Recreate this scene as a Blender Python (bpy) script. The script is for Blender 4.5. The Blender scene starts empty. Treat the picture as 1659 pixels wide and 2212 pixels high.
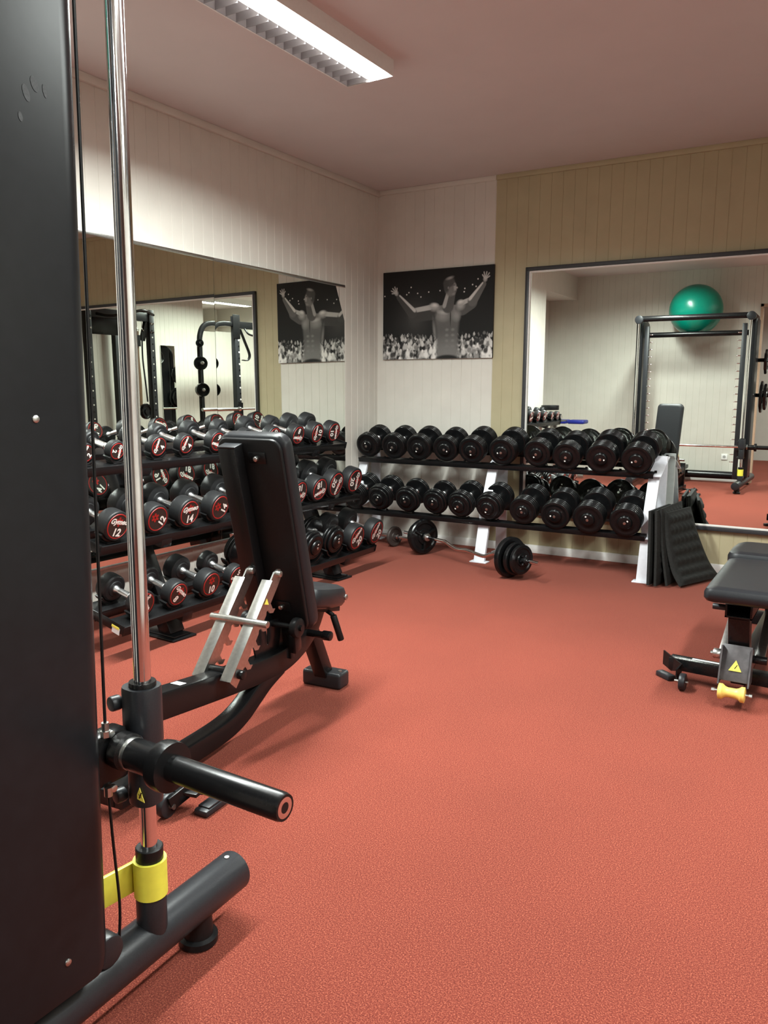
import bpy, bmesh, math, random
from math import sin, cos, pi, radians, sqrt
from mathutils import Vector, Matrix
import numpy as np
random.seed(7)
S = bpy.context.scene
COL = S.collection
R = radians

# ---------------------------------------------------------------- camera
CX, CY, CZ = 3.6373, -5.7248, 1.2355
YAW, PITCH, ROLL, FPX = 0.5569, -0.1505, 0.0057, 1709.16
cam_d = bpy.data.cameras.new('camera'); cam = bpy.data.objects.new('camera', cam_d); COL.objects.link(cam)
f_ = Vector((-sin(YAW)*cos(PITCH), cos(YAW)*cos(PITCH), sin(PITCH)))
r_ = Vector((cos(YAW), sin(YAW), 0)); u_ = r_.cross(f_)
r2 = r_*cos(ROLL)+u_*sin(ROLL); u2 = u_*cos(ROLL)-r_*sin(ROLL)
cam.matrix_world = Matrix(((r2.x, u2.x, -f_.x, CX), (r2.y, u2.y, -f_.y, CY), (r2.z, u2.z, -f_.z, CZ), (0, 0, 0, 1)))
cam_d.sensor_fit = 'VERTICAL'; cam_d.sensor_height = 24.0; cam_d.lens = FPX/2212*24.0
cam_d.clip_start = 0.02; cam_d.clip_end = 60
S.camera = cam
# ---------------------------------------------------------------- world, exposure
S.view_settings.view_transform = 'Standard'; S.view_settings.look = 'None'
S.view_settings.gamma = 1.0; S.view_settings.exposure = 0.15
S.view_settings.use_curve_mapping = False
w = bpy.data.worlds.new('world'); S.world = w; w.use_nodes = True
w.node_tree.nodes['Background'].inputs[0].default_value = (0.9, 0.95, 1.0, 1)
w.node_tree.nodes['Background'].inputs[1].default_value = 0.25
LAMP_W = 128.0
LAMP_COL = (0.93, 1.0, 0.96)

# ---------------------------------------------------------------- room constants
H = 2.85
TH = 0.0323                                    # the far wall is not quite square to the left one
def W(s, z, d=0.0):
    return Vector((s*cos(TH)+d*sin(TH), s*sin(TH)-d*cos(TH), z))
FRONT_Y = -5.83

# ---------------------------------------------------------------- materials
def mat(name, col, rough=0.5, metal=0.0, bump=0.0, scale=60.0, var=0.06, spec=0.5, coat=0.0, emit=0.0, detail=3.0, sheen=0.0):
    m = bpy.data.materials.new(name); m.use_nodes = True
    nt = m.node_tree; b = nt.nodes['Principled BSDF']
    tc = nt.nodes.new('ShaderNodeTexCoord'); n = nt.nodes.new('ShaderNodeTexNoise')
    n.inputs['Scale'].default_value = scale; n.inputs['Detail'].default_value = detail
    nt.links.new(tc.outputs['Object'], n.inputs['Vector'])
    cr = nt.nodes.new('ShaderNodeValToRGB')
    cr.color_ramp.elements[0].position = 0.3; cr.color_ramp.elements[1].position = 0.7
    cr.color_ramp.elements[0].color = tuple(max(0, c*(1-var)) for c in col)+(1,)
    cr.color_ramp.elements[1].color = tuple(min(1, c*(1+var)) for c in col)+(1,)
    nt.links.new(n.outputs['Fac'], cr.inputs['Fac']); nt.links.new(cr.outputs['Color'], b.inputs['Base Color'])
    b.inputs['Roughness'].default_value = rough; b.inputs['Metallic'].default_value = metal
    b.inputs['Specular IOR Level'].default_value = spec; b.inputs['Coat Weight'].default_value = coat
    if sheen: b.inputs['Sheen Weight'].default_value = sheen
    if bump:
        bp = nt.nodes.new('ShaderNodeBump'); bp.inputs['Strength'].default_value = bump; bp.inputs['Distance'].default_value = 0.002
        nt.links.new(n.outputs['Fac'], bp.inputs['Height']); nt.links.new(bp.outputs['Normal'], b.inputs['Normal'])
    if emit:
        b.inputs['Emission Color'].default_value = tuple(col)+(1,); b.inputs['Emission Strength'].default_value = emit
    return m
M = {}
M['white_wall'] = mat('painted white boards', (0.63, 0.60, 0.545), 0.55, var=0.03, scale=6, bump=0.05)
M['olive_wall'] = mat('painted olive boards', (0.43, 0.375, 0.235), 0.55, var=0.04, scale=7, bump=0.05)
M['grey_wall'] = mat('painted pale grey boards', (0.58, 0.56, 0.50), 0.6, var=0.03, scale=5)
M['ceiling'] = mat('matt ceiling paint', (0.62, 0.575, 0.565), 0.9, var=0.02, scale=3)
M['skirting'] = mat('white skirting gloss', (0.74, 0.72, 0.69), 0.35, var=0.02)
M['brown_trim'] = mat('brown door lining', (0.38, 0.25, 0.17), 0.5)
M['rubber'] = mat('black rubber', (0.013, 0.0135, 0.0145), 0.42, var=0.2, scale=220, bump=0.15, spec=0.30)
M['iron'] = mat('black enamelled iron', (0.005, 0.0053, 0.0057), 0.24, var=0.2, scale=150, bump=0.02, spec=0.30)
M['blk'] = mat('black powder coat', (0.007, 0.007, 0.0075), 0.26, var=0.15, scale=300, bump=0.05, spec=0.27)
M['dgrey'] = mat('anthracite powder coat', (0.017, 0.018, 0.021), 0.36, var=0.12, scale=300, bump=0.08, spec=0.35)
M['column'] = mat('satin anthracite panel', (0.009, 0.0095, 0.011), 0.30, var=0.10, scale=40, bump=0.02, spec=0.26)
M['plastic'] = mat('black plastic', (0.007, 0.007, 0.0075), 0.38, var=0.15, scale=120, bump=0.08, spec=0.25)
M['chrome'] = mat('chrome', (0.82, 0.82, 0.84), 0.10, 1.0, var=0.03)
M['grip'] = mat('satin chrome grip', (0.90, 0.90, 0.91), 0.27, 1.0, var=0.03)
M['steel'] = mat('brushed steel', (0.52, 0.52, 0.50), 0.33, 1.0, var=0.10, scale=90, bump=0.05)
M['leather'] = mat('black vinyl', (0.012, 0.013, 0.0155), 0.34, var=0.12, scale=500, bump=0.25, spec=0.38)
M['white_paint'] = mat('white rack paint', (0.68, 0.69, 0.74), 0.42, var=0.05, scale=30, bump=0.05)
M['yellow'] = mat('yellow plastic', (0.74, 0.70, 0.075), 0.45, var=0.04)
M['yellow_pale'] = mat('pale yellow polyurethane', (0.85, 0.60, 0.14), 0.4, var=0.05)
M['red'] = mat('red print', (0.36, 0.013, 0.011), 0.4, var=0.05)
M['worn'] = mat('worn grey steel', (0.085, 0.078, 0.082), 0.42, 0.3, var=0.35, scale=25, bump=0.05)
M['smudge'] = mat('chalky finger mark', (0.040, 0.043, 0.047), 0.6, var=0.3, scale=300)
M['white_ink'] = mat('white print', (0.85, 0.82, 0.78), 0.4, var=0.02)
M['face'] = mat('dark brown end face', (0.022, 0.015, 0.013), 0.45, var=0.2, scale=400, bump=0.1)
M['foam'] = mat('black ribbed foam', (0.013, 0.0133, 0.0125), 0.75, var=0.3, scale=90, bump=0.4, spec=0.25)
M['green'] = mat('green ball vinyl', (0.0, 0.20, 0.135), 0.28, var=0.04)
M['blue'] = mat('blue vinyl', (0.01, 0.02, 0.22), 0.4, var=0.05)
M['brown_leather'] = mat('brown leather', (0.16, 0.085, 0.035), 0.6, var=0.2, bump=0.2)
M['sticker'] = mat('white sticker', (0.72, 0.74, 0.75), 0.5, var=0.03)
M['sticker_y'] = mat('yellow sticker', (0.8, 0.7, 0.1), 0.5, var=0.03)
M['lamp_white'] = mat('white lamp housing', (0.72, 0.70, 0.68), 0.4, var=0.02)
M['canvas_edge'] = mat('dark canvas edge', (0.02, 0.018, 0.018), 0.7, var=0.1)
M['tube'] = mat('glowing diffuser', (1.0, 1.0, 0.95), 0.5, var=0.0, emit=6.0)
M['louvre'] = mat('louvre blades', (0.30, 0.28, 0.29), 0.5, var=0.02)
M['socket'] = mat('white socket plastic', (0.8, 0.8, 0.78), 0.3, var=0.02)

def mirror_mat():
    m = bpy.data.materials.new('silvered mirror'); m.use_nodes = True
    nt = m.node_tree; b = nt.nodes['Principled BSDF']
    b.inputs['Metallic'].default_value = 1; b.inputs['Roughness'].default_value = 0.0
    n = nt.nodes.new('ShaderNodeTexNoise'); n.inputs['Scale'].default_value = 0.7
    cr = nt.nodes.new('ShaderNodeValToRGB')
    cr.color_ramp.elements[0].color = (0.885, 0.92, 0.87, 1); cr.color_ramp.elements[1].color = (0.90, 0.935, 0.885, 1)
    nt.links.new(n.outputs['Fac'], cr.inputs['Fac']); nt.links.new(cr.outputs['Color'], b.inputs['Base Color'])
    return m
M['mirror'] = mirror_mat()

def carpet_mat():
    m = bpy.data.materials.new('red needle felt carpet'); m.use_nodes = True
    nt = m.node_tree; b = nt.nodes['Principled BSDF']
    tc = nt.nodes.new('ShaderNodeTexCoord')
    n = nt.nodes.new('ShaderNodeTexNoise'); n.inputs['Scale'].default_value = 300; n.inputs['Detail'].default_value = 6; n.inputs['Roughness'].default_value = 0.85
    v = nt.nodes.new('ShaderNodeTexNoise'); v.inputs['Scale'].default_value = 600; v.inputs['Detail'].default_value = 2
    big = nt.nodes.new('ShaderNodeTexNoise'); big.inputs['Scale'].default_value = 1.6; big.inputs['Detail'].default_value = 3
    for q in (n, v, big): nt.links.new(tc.outputs['Object'], q.inputs['Vector'])
    cr = nt.nodes.new('ShaderNodeValToRGB')
    e = cr.color_ramp.elements
    e[0].position = 0.38; e[0].color = (0.060, 0.007, 0.005, 1)
    e[1].position = 0.66; e[1].color = (0.56, 0.175, 0.10, 1)
    mid = e.new(0.52); mid.color = (0.175, 0.028, 0.0175, 1)
    nt.links.new(n.outputs['Fac'], cr.inputs['Fac'])
    mx = nt.nodes.new('ShaderNodeMixRGB'); mx.blend_type = 'MULTIPLY'; mx.inputs[0].default_value = 0.35
    cr2 = nt.nodes.new('ShaderNodeValToRGB'); cr2.color_ramp.elements[0].position = .35; cr2.color_ramp.elements[1].position = .65
    cr2.color_ramp.elements[0].color = (0.72, 0.70, 0.70, 1); cr2.color_ramp.elements[1].color = (1, 1, 1, 1)
    nt.links.new(big.outputs['Fac'], cr2.inputs['Fac'])
    nt.links.new(cr.outputs['Color'], mx.inputs[1]); nt.links.new(cr2.outputs['Color'], mx.inputs[2])
    nt.links.new(mx.outputs['Color'], b.inputs['Base Color'])
    b.inputs['Roughness'].default_value = 0.95; b.inputs['Specular IOR Level'].default_value = 0.1
    b.inputs['Sheen Weight'].default_value = 0.12; b.inputs['Sheen Roughness'].default_value = 0.6
    b.inputs['Sheen Tint'].default_value = (1.0, 0.6, 0.5, 1)
    bp = nt.nodes.new('ShaderNodeBump'); bp.inputs['Strength'].default_value = 0.4; bp.inputs['Distance'].default_value = 0.003
    ad = nt.nodes.new('ShaderNodeMath'); ad.operation = 'ADD'
    nt.links.new(n.outputs['Fac'], ad.inputs[0]); nt.links.new(v.outputs['Fac'], ad.inputs[1])
    nt.links.new(ad.outputs[0], bp.inputs['Height']); nt.links.new(bp.outputs['Normal'], b.inputs['Normal'])
    return m
M['carpet'] = carpet_mat()

# ---------------------------------------------------------------- mesh builder
def frame(axis, up=None):
    z = Vector(axis).normalized()
    if up is None: up = Vector((0, 0, 1)) if abs(z.z) < 0.95 else Vector((0, 1, 0))
    x = Vector(up).cross(z).normalized(); y = z.cross(x)
    return Matrix((x, y, z)).transposed()
def rotm(x=0, y=0, z=0):
    return (Matrix.Rotation(z, 3, 'Z') @ Matrix.Rotation(y, 3, 'Y') @ Matrix.Rotation(x, 3, 'X'))
class MB:
    def __init__(s): s.v = []; s.f = []; s.mi = []
    def add(s, vs, fs, mi=0):
        o = len(s.v); s.v += [tuple(v) for v in vs]; s.f += [tuple(i+o for i in f) for f in fs]; s.mi += [mi]*len(fs); return s
    def box(s, c, d, rot=None, bev=0.0, seg=2, mi=0):
        bm = bmesh.new(); bmesh.ops.create_cube(bm, size=1)
        for v in bm.verts: v.co = Vector((v.co.x*d[0], v.co.y*d[1], v.co.z*d[2]))
        if bev > 0: bmesh.ops.bevel(bm, geom=list(bm.edges), offset=min(bev, min(d)*0.49), segments=seg, affect='EDGES', profile=0.5)
        bm.verts.ensure_lookup_table()
        vs = [((rot @ v.co) if rot else v.co)+Vector(c) for v in bm.verts]
        for i, v in enumerate(bm.verts): v.index = i
        s.add(vs, [[v.index for v in f.verts] for f in bm.faces], mi); bm.free(); return s
    def span(s, a, b, bev=0.0, mi=0):
        a = Vector(a); b = Vector(b); return s.box((a+b)/2, [abs(t) for t in (b-a)], None, bev, 2, mi)
    def bar(s, p0, p1, w, h, up=(0, 0, 1), bev=0.003, mi=0):
        p0 = Vector(p0); p1 = Vector(p1); F = frame(p1-p0, up)   # local x = width, y = height(up), z = length
        return s.box((p0+p1)/2, (w, h, (p1-p0).length), F, bev, 2, mi)
    def lathe(s, p, axis, prof, n=28, mi=0, up=None):
        F = frame(axis, up); p = Vector(p); vs = []; fs = []; k = len(prof)
        for (t, r) in prof:
            for i in range(n):
                a = 2*pi*i/n; vs.append(p + F @ Vector((r*cos(a), r*sin(a), t)))
        for j in range(k-1):
            for i in range(n):
                i2 = (i+1) % n; fs.append((j*n+i, j*n+i2, (j+1)*n+i2, (j+1)*n+i))
        if prof[0][1] > 1e-6: fs.append(tuple(reversed(range(n))))
        if prof[-1][1] > 1e-6: fs.append(tuple((k-1)*n+i for i in range(n)))
        return s.add(vs, fs, mi)
    def cyl(s, p0, p1, r, n=20, bev=0.0, mi=0, r2=None):
        p0 = Vector(p0); p1 = Vector(p1); L = (p1-p0).length; r2 = r if r2 is None else r2
        if bev > 0: pr = [(0, r-bev), (bev*0.3, r-bev*0.3), (bev, r), (L-bev, r2), (L-bev*0.3, r2-bev*0.3), (L, r2-bev)]
        else: pr = [(0, r), (L, r2)]
        return s.lathe(p0, p1-p0, pr, n, mi)
    def sweep(s, path, prof, up=None, closed=False, mi=0):
        P = [Vector(p) for p in path]; k = len(P); m = len(prof); vs = []; X = None
        for i in range(k):
            if closed: t = P[(i+1) % k]-P[i-1]
            else: t = P[min(i+1, k-1)]-P[max(i-1, 0)]
            t.normalize()
            if up is not None:
                x = Vector(up).cross(t).normalized()
            else:
                if X is None: x = (Vector((0, 0, 1)) if abs(t.z) < 0.9 else Vector((1, 0, 0))).cross(t).normalized()
                else: x = (X-t*X.dot(t)).normalized()
                X = x
            y = t.cross(x)
            for (a, b) in prof: vs.append(P[i]+x*a+y*b)
        fs = []
        for i in range(k if closed else k-1):
            i2 = (i+1) % k
            for j in range(m):
                j2 = (j+1) % m; fs.append((i*m+j, i*m+j2, i2*m+j2, i2*m+j))
        if not closed: fs.append(tuple(reversed(range(m)))); fs.append(tuple((k-1)*m+j for j in range(m)))
        return s.add(vs, fs, mi)
    def tube(s, path, r, n=14, up=None, mi=0, closed=False):
        return s.sweep(path, [(r*cos(2*pi*i/n), r*sin(2*pi*i/n)) for i in range(n)], up, closed, mi)
    def rect(s, path, w, h, up, rad=0.006, mi=0):
        pr = []
        for cx, cy, a0 in ((w/2-rad, h/2-rad, 0), (-w/2+rad, h/2-rad, 90), (-w/2+rad, -h/2+rad, 180), (w/2-rad, -h/2+rad, 270)):
            for a in (0, 45, 90): pr.append((cx+rad*cos(R(a0+a)), cy+rad*sin(R(a0+a))))
        return s.sweep(path, pr, up, False, mi)
    def prism(s, poly, o, ex, ey, depth, mi=0):
        o = Vector(o); ex = Vector(ex); ey = Vector(ey); ez = ex.cross(ey).normalized()*depth; n = len(poly)
        vs = [o+ex*a+ey*b for a, b in poly]+[o+ex*a+ey*b+ez for a, b in poly]
        fs = [tuple(reversed(range(n))), tuple(range(n, 2*n))]+[(i, (i+1) % n, n+(i+1) % n, n+i) for i in range(n)]
        return s.add(vs, fs, mi)
    def ball(s, c, r, n=16, sc=(1, 1, 1), mi=0):
        prof = [(-r*cos(pi*i/n), max(1e-7, r*sin(pi*i/n))) for i in range(n+1)]
        vs0 = len(s.v); s.lathe(c, (0, 0, 1), prof, 2*n, mi)
        for i in range(vs0, len(s.v)):
            v = Vector(s.v[i])-Vector(c); s.v[i] = tuple(Vector(c)+Vector((v.x*sc[0], v.y*sc[1], v.z*sc[2])))
        return s
    def mesh(s, name, mats, angle=38, smooth=True):
        me = bpy.data.meshes.new(name); me.from_pydata(s.v, [], s.f); me.update()
        for m in (mats if isinstance(mats, (list, tuple)) else [mats]): me.materials.append(m)
        me.polygons.foreach_set('material_index', s.mi)
        bm = bmesh.new(); bm.from_mesh(me); bmesh.ops.recalc_face_normals(bm, faces=bm.faces); bm.to_mesh(me); bm.free()
        if smooth:
            me.polygons.foreach_set('use_smooth', [True]*len(me.polygons)); me.set_sharp_from_angle(angle=R(angle))
        me.update(); return me
    def build(s, name, mats, parent=None, world=True, angle=38, smooth=True):
        """world=True: the vertices are in world space and are moved into the parent's frame."""
        if parent is not None and world:
            Mi = wmat(parent).inverted(); s.v = [tuple(Mi @ Vector(v)) for v in s.v]
        o = bpy.data.objects.new(name, s.mesh(name, mats, angle, smooth)); COL.objects.link(o)
        if parent is not None: o.parent = parent
        return o
def wmat(o):
    m = o.matrix_basis.copy()
    while o.parent is not None: o = o.parent; m = o.matrix_basis @ m
    return m
def smooth(pts, n=6):
    P = [Vector(p) for p in pts]; P = [P[0]*2-P[1]]+P+[P[-1]*2-P[-2]]; out = []
    for i in range(1, len(P)-2):
        for k in range(n):
            t = k/n; a, b, c, d = P[i-1], P[i], P[i+1], P[i+2]
            out.append(0.5*((2*b)+(c-a)*t+(2*a-5*b+4*c-d)*t*t+(3*b-a-3*c+d)*t**3))
    out.append(P[-2]); return out
def root(name, label, cat, loc=(0, 0, 0), rz=0, group=None):
    o = bpy.data.objects.new(name, None); COL.objects.link(o); o.empty_display_size = 0.05
    o.location = loc; o.rotation_euler = (0, 0, rz); tag(o, label, cat, group); return o
def tag(o, label, cat, group=None):
    o['label'] = label; o['category'] = cat
    if group: o['group'] = group
    return o
def struct(o): o['kind'] = 'structure'; return o
def plabel(o, t): o['label'] = t; return o
def copy_tree(o, parent=None):
    c = o.copy(); COL.objects.link(c)
    if parent is not None: c.parent = parent
    for ch in list(o.children): copy_tree(ch, c)
    return c

# ---------------------------------------------------------------- room shell
def cladding(name, P, s0, s1, z0, z1, inward, mats, pitch=0.0865, split=None, phase=0.0):
    """vertical tongue-and-groove boards with real V grooves; P(s, z, d) gives world points"""
    g, dp = 0.0050, 0.0022; prof = [(s0, 0.0)]; k = math.ceil((s0-phase)/pitch)
    while phase+k*pitch < s1-0.01:
        s = phase+k*pitch
        if s > s0+0.01: prof += [(s-g/2, 0.0), (s-g/6, -dp), (s+g/6, -dp), (s+g/2, 0.0)]
        k += 1
    if split: prof = sorted(prof+[(split, 0.0)])
    prof.append((s1, 0.0)); mb = MB(); vs = []; 
    for (s, d) in prof: vs += [P(s, z0, d), P(s, z1, d)]
    fs = []; mi = []
    for i in range(len(prof)-1):
        fs.append((2*i, 2*i+2, 2*i+3, 2*i+1)); mi.append(1 if split and prof[i][0] >= split-1e-6 else 0)
    mb.add(vs, fs); mb.mi = mi
    # backing thickness
    a, b = P(s0, z0, -0.08), P(s1, z0, -0.08); c, d = P(s1, z1, -0.08), P(s0, z1, -0.08)
    o = len(mb.v); mb.v += [tuple(a), tuple(b), tuple(c), tuple(d)]; mb.f.append((o, o+3, o+2, o+1)); mb.mi.append(0)
    me = bpy.data.meshes.new(name); me.from_pydata(mb.v, [], mb.f)
    for m in mats: me.materials.append(m)
    me.polygons.foreach_set('material_index', mb.mi); me.update()
    ob = bpy.data.objects.new(name, me); COL.objects.link(ob); return struct(ob)
# floor, ceiling
struct(MB().span((-0.7, -9.6, -0.08), (7.6, 0.5, 0.0)).build('floor', M['carpet'], smooth=False))
struct(MB().span((-0.7, -9.6, H), (7.6, 0.5, H+0.08)).build('ceiling', M['ceiling'], smooth=False))
cladding('wall_back', lambda s, z, d: W(s, z, d), 0.0, 7.55, 0, H, 1, [M['white_wall'], M['olive_wall']], split=1.038, phase=0.083)
cladding('wall_left', lambda s, z, d: Vector((d, -s, z)), 0.0, 4.40, 0, H, 1, [M['white_wall']], pitch=0.0853, phase=0.047)
struct(MB().span((-0.5, -5.83, 0), (-0.42, -4.38, H)).span((-0.5, -4.44, 0), (-0.06, -4.36, H)).build('wall_recess', M['white_wall'], smooth=False))
struct(MB().span((-0.5, -5.83, 2.53), (-0.005, -4.40, H)).build('trim_soffit', M['white_wall'], smooth=False))
cladding('wall_front', lambda s, z, d: Vector((s, FRONT_Y+d, z)), -0.5, 2.47, 0, H, 1, [M['grey_wall']], phase=0.02)
struct(MB().span((2.47, FRONT_Y-0.1, 2.33), (4.75, FRONT_Y, H)).span((4.75, FRONT_Y-0.1, 0), (7.55, FRONT_Y, H)).build('wall_front_lintel', M['grey_wall'], smooth=False))
struct(MB().span((2.44, FRONT_Y-0.1, 0), (2.475, FRONT_Y+0.015, 2.36)).span((2.44, FRONT_Y-0.1, 2.325), (4.78, FRONT_Y+0.015, 2.36)).span((4.745, FRONT_Y-0.1, 0), (4.78, FRONT_Y+0.015, 2.36)).build('door_1', M['brown_trim'], smooth=False))
cladding('wall_right', lambda s, z, d: Vector((5.2-d, -s, z)), -0.2, 3.42, 0, H, 1, [M['grey_wall']], phase=0.03)
cladding('wall_right_low', lambda s, z, d: Vector((5.2-d, -s, z)), 3.42, 5.83, 0, 2.19, 1, [M['grey_wall']], phase=0.03)
struct(MB().span((7.5, -9.6, 0), (7.58, 0.5, H)).span((-0.7, -9.68, 0), (7.6, -9.6, H)).build('wall_far', M['white_wall'], smooth=False))
struct(MB().span((-0.6, -9.6, 0), (-0.5, 0.1, H)).build('wall_outer', M['white_wall'], smooth=False))
# cove strips, skirting
def strip(name, pts, w, h, m):
    mb = MB()
    for a, b in zip(pts[:-1], pts[1:]): mb.bar(a, b, w, h, bev=0.004)
    return struct(mb.build(name, m))
strip('trim_cove_left', [(0.012, -0.0, H-0.022), (0.012, -4.4, H-0.022)], 0.024, 0.044, M['white_wall'])
strip('trim_cove_back', [W(0, H-0.018, 0.010), W(1.038, H-0.018, 0.010)], 0.020, 0.036, M['white_wall'])
strip('trim_cove_olive', [W(1.038, H-0.018, 0.010), W(5.2, H-0.018, 0.010)], 0.020, 0.036, M['olive_wall'])
strip('baseboard_back', [W(0, 0.032, 0.008), W(5.2, 0.032, 0.008)], 0.016, 0.064, M['skirting'])
strip('baseboard_left', [(0.008, 0, 0.032), (0.008, -4.4, 0.032)], 0.016, 0.064, M['skirting'])
strip('baseboard_front', [(-0.4, FRONT_Y+0.008, 0.035), (2.44, FRONT_Y+0.008, 0.035)], 0.016, 0.07, M['skirting'])

# ---------------------------------------------------------------- mirrors
# left wall: two frameless sheets side by side, a thin metal strip along the top
mln = Vector((1, 0.0151, 0.0068)).normalized(); mlo = Vector((0.004, -0.4876, 1.2))
ml_b = Vector((1, 0.0271, 0.0068)).normalized()      # the second sheet is set a touch askew to the first
def ml_pt(y, z, off=0.0):
    if y > -1.9505: n, o = mln, mlo
    else: n, o = ml_b, Vector((mlo.x+(1.951-0.4876)*mln.y/mln.x, -1.951, 1.2))
    x = o.x-((y-o.y)*n.y+(z-o.z)*n.z)/n.x; return Vector((x, y, z))+n*off
def sheet(name, y0, y1, z0, z1, lab):
    mb = MB(); c = [ml_pt(y0, z0), ml_pt(y1, z0), ml_pt(y1, z1), ml_pt(y0, z1)]
    b = [p-mln*0.005 for p in c]
    mb.add(c+b, [(0, 1, 2, 3), (4, 7, 6, 5), (0, 4, 5, 1), (1, 5, 6, 2), (2, 6, 7, 3), (3, 7, 4, 0)])
    o = mb.build(name, M['mirror'], smooth=False); tag(o, lab, 'mirror', 'mirror sheets on the left wall'); return o
m1 = sheet('wall_mirror', -1.949, -0.4876, 0.27, 2.042, 'frameless mirror sheet on the left wall nearer to the room corner')
m2 = sheet('wall_mirror', -3.42, -1.952, 0.27, 2.042, 'frameless mirror sheet on the left wall nearer to the black machine')
for o, a, b in ((m1, -1.95, -0.4876), (m2, -3.42, -1.951)):
    MB().bar(ml_pt(a, 2.049, 0.003), ml_pt(b, 2.049, 0.003), 0.016, 0.016, bev=0.001).build('top_strip', M['steel'], o)
    MB().bar(ml_pt(a, 0.262, 0.003), ml_pt(b, 0.262, 0.003), 0.014, 0.016, bev=0.001).build('bottom_strip', M['steel'], o)
# back wall: one framed mirror, hung very slightly askew
YB = TH-0.0107; mbn = Vector((sin(YB), -cos(YB), -0.0038)).normalized()
mbo = W(1.2976, 1.2, 0.012)
def mb_pt(s, z, off=0.0):     # s measured along the mirror from its left outer edge
    e = Vector((cos(YB), sin(YB), 0)); p = mbo+e*s; p.z = z
    p = p+mbn*(-(p-mbo).dot(mbn)); return p+mbn*off
fr = root('framed_mirror', 'big wall mirror in a dark grey frame behind the white-legged dumbbell rack', 'mirror', mb_pt(1.7, 0.3))
zt, zb, SW = 2.160, 0.300, 3.45
mb = MB(); c = [mb_pt(0.03, zb+0.03), mb_pt(SW-0.03, zb+0.03), mb_pt(SW-0.03, zt-0.03), mb_pt(0.03, zt-0.03)]; b = [p-mbn*0.006 for p in c]
mb.add(c+b, [(0, 1, 2, 3), (4, 7, 6, 5), (0, 4, 5, 1), (1, 5, 6, 2), (2, 6, 7, 3), (3, 7, 4, 0)])
mb.build('glass', M['mirror'], fr, smooth=False)
M['frame'] = mat('dark grey frame paint', (0.030, 0.031, 0.035), 0.4, var=0.1)
for a, b in (((0.014, zb), (0.014, zt)), ((SW-0.014, zb), (SW-0.014, zt)), ((0, zt-0.014), (SW, zt-0.014)), ((0, zb+0.014), (SW, zb+0.014))):
    MB().bar(mb_pt(*a, 0.002), mb_pt(*b, 0.002), 0.028, 0.028, up=mbn, bev=0.002).build('frame', M['frame'], fr)
for a, b in (((0.034, zb+.028), (0.034, zt-.028)), ((SW-0.034, zb+.028), (SW-0.034, zt-.028)), ((0.028, zt-0.034), (SW-.028, zt-0.034)), ((0.028, zb+0.034), (SW-.028, zb+0.034))):
    MB().bar(mb_pt(*a, 0.002), mb_pt(*b, 0.002), 0.012, 0.022, up=mbn, bev=0.003).build('inner_bead', M['skirting'], fr)

# ---------------------------------------------------------------- ceiling lamps
def lamp(x, y0, y1, label, k=1.0):
    cx = x; t = root('ceiling_lamp', label, 'ceiling lamp', (cx, (y0+y1)/2, H), 0, 'long louvred ceiling lamps')
    w2 = 0.135; zt_, zb_ = H, H-0.075
    mb = MB(); mb.span((cx-w2, y0, zt_-0.004), (cx+w2, y1, zt_)).span((cx-w2-0.004, y0, zb_), (cx-w2, y1, zt_)).span((cx+w2, y0, zb_), (cx+w2+0.004, y1, zt_))
    mb.span((cx-w2, y0-0.004, zb_), (cx+w2, y0, zt_)).span((cx-w2, y1, zb_), (cx+w2, y1+0.004, zt_)).build('housing', M['lamp_white'], t, smooth=False)
    MB().span((cx-w2+.0005, y0+.002, zb_+.002), (cx-w2+.002, y1-.002, zt_-.005)).span((cx-w2+.001, y0+.002, zt_-.007), (cx-.012, y1-.002, zt_-.005)).build('reflector', M['louvre'], t, smooth=False)
    MB().span((cx-0.012, y0+0.01, zb_+0.012), (cx+w2-0.012, y1-0.01, zb_+0.016)).build('diffuser', M['tube'], t, smooth=False)
    mb = MB(); n = int((y1-y0)/0.062)
    for i in range(n+1):
        y = y0+0.01+(y1-y0-0.02)*i/n
        mb.add([(cx-w2, y, zb_+0.001), (cx-0.012, y, zb_+0.001), (cx-0.012, y, zb_+0.045), (cx-w2, y, zb_+0.05), (cx-w2, y+0.002, zb_+0.001), (cx-0.012, y+0.002, zb_+0.001), (cx-0.012, y+0.002, zb_+0.045), (cx-w2, y+0.002, zb_+0.05)],
               [(0, 1, 2, 3), (4, 7, 6, 5), (0, 4, 5, 1), (1, 5, 6, 2), (2, 6, 7, 3), (3, 7, 4, 0)])
    mb.build('louvre_blades', M['louvre'], t, smooth=False)
    ld = bpy.data.lights.new('lamp_light', 'AREA'); ld.shape = 'RECTANGLE'; ld.size = 0.13; ld.size_y = (y1-y0)-0.02
    ld.energy = LAMP_W*k*(y1-y0)/1.5; ld.color = LAMP_COL; ld.spread = R(158)
    lo = bpy.data.objects.new('lamp_light', ld); COL.objects.link(lo); lo.parent = t; lo.location = (0.055, 0, -0.068)
    return t
lamp(1.32, -3.70, -2.16, 'long louvred fluorescent lamp on the ceiling above the red carpet')
lamp(3.95, -3.70, -2.16, 'long louvred ceiling lamp on the right side, out of the frame', 0.8)
lamp(1.32, -4.50, -3.80, 'short louvred ceiling lamp between the long lamp and the smith machine')
lamp(4.15, -5.65, -4.35, 'long louvred ceiling lamp near the doorway', 0.35)
lamp(6.15, -5.30, -4.10, 'bright ceiling lamp in the side room, seen in the left mirror', 0.9)
lamp(3.6, -8.4, -7.0, 'ceiling lamp in the room behind the doorway', 0.6)

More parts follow.
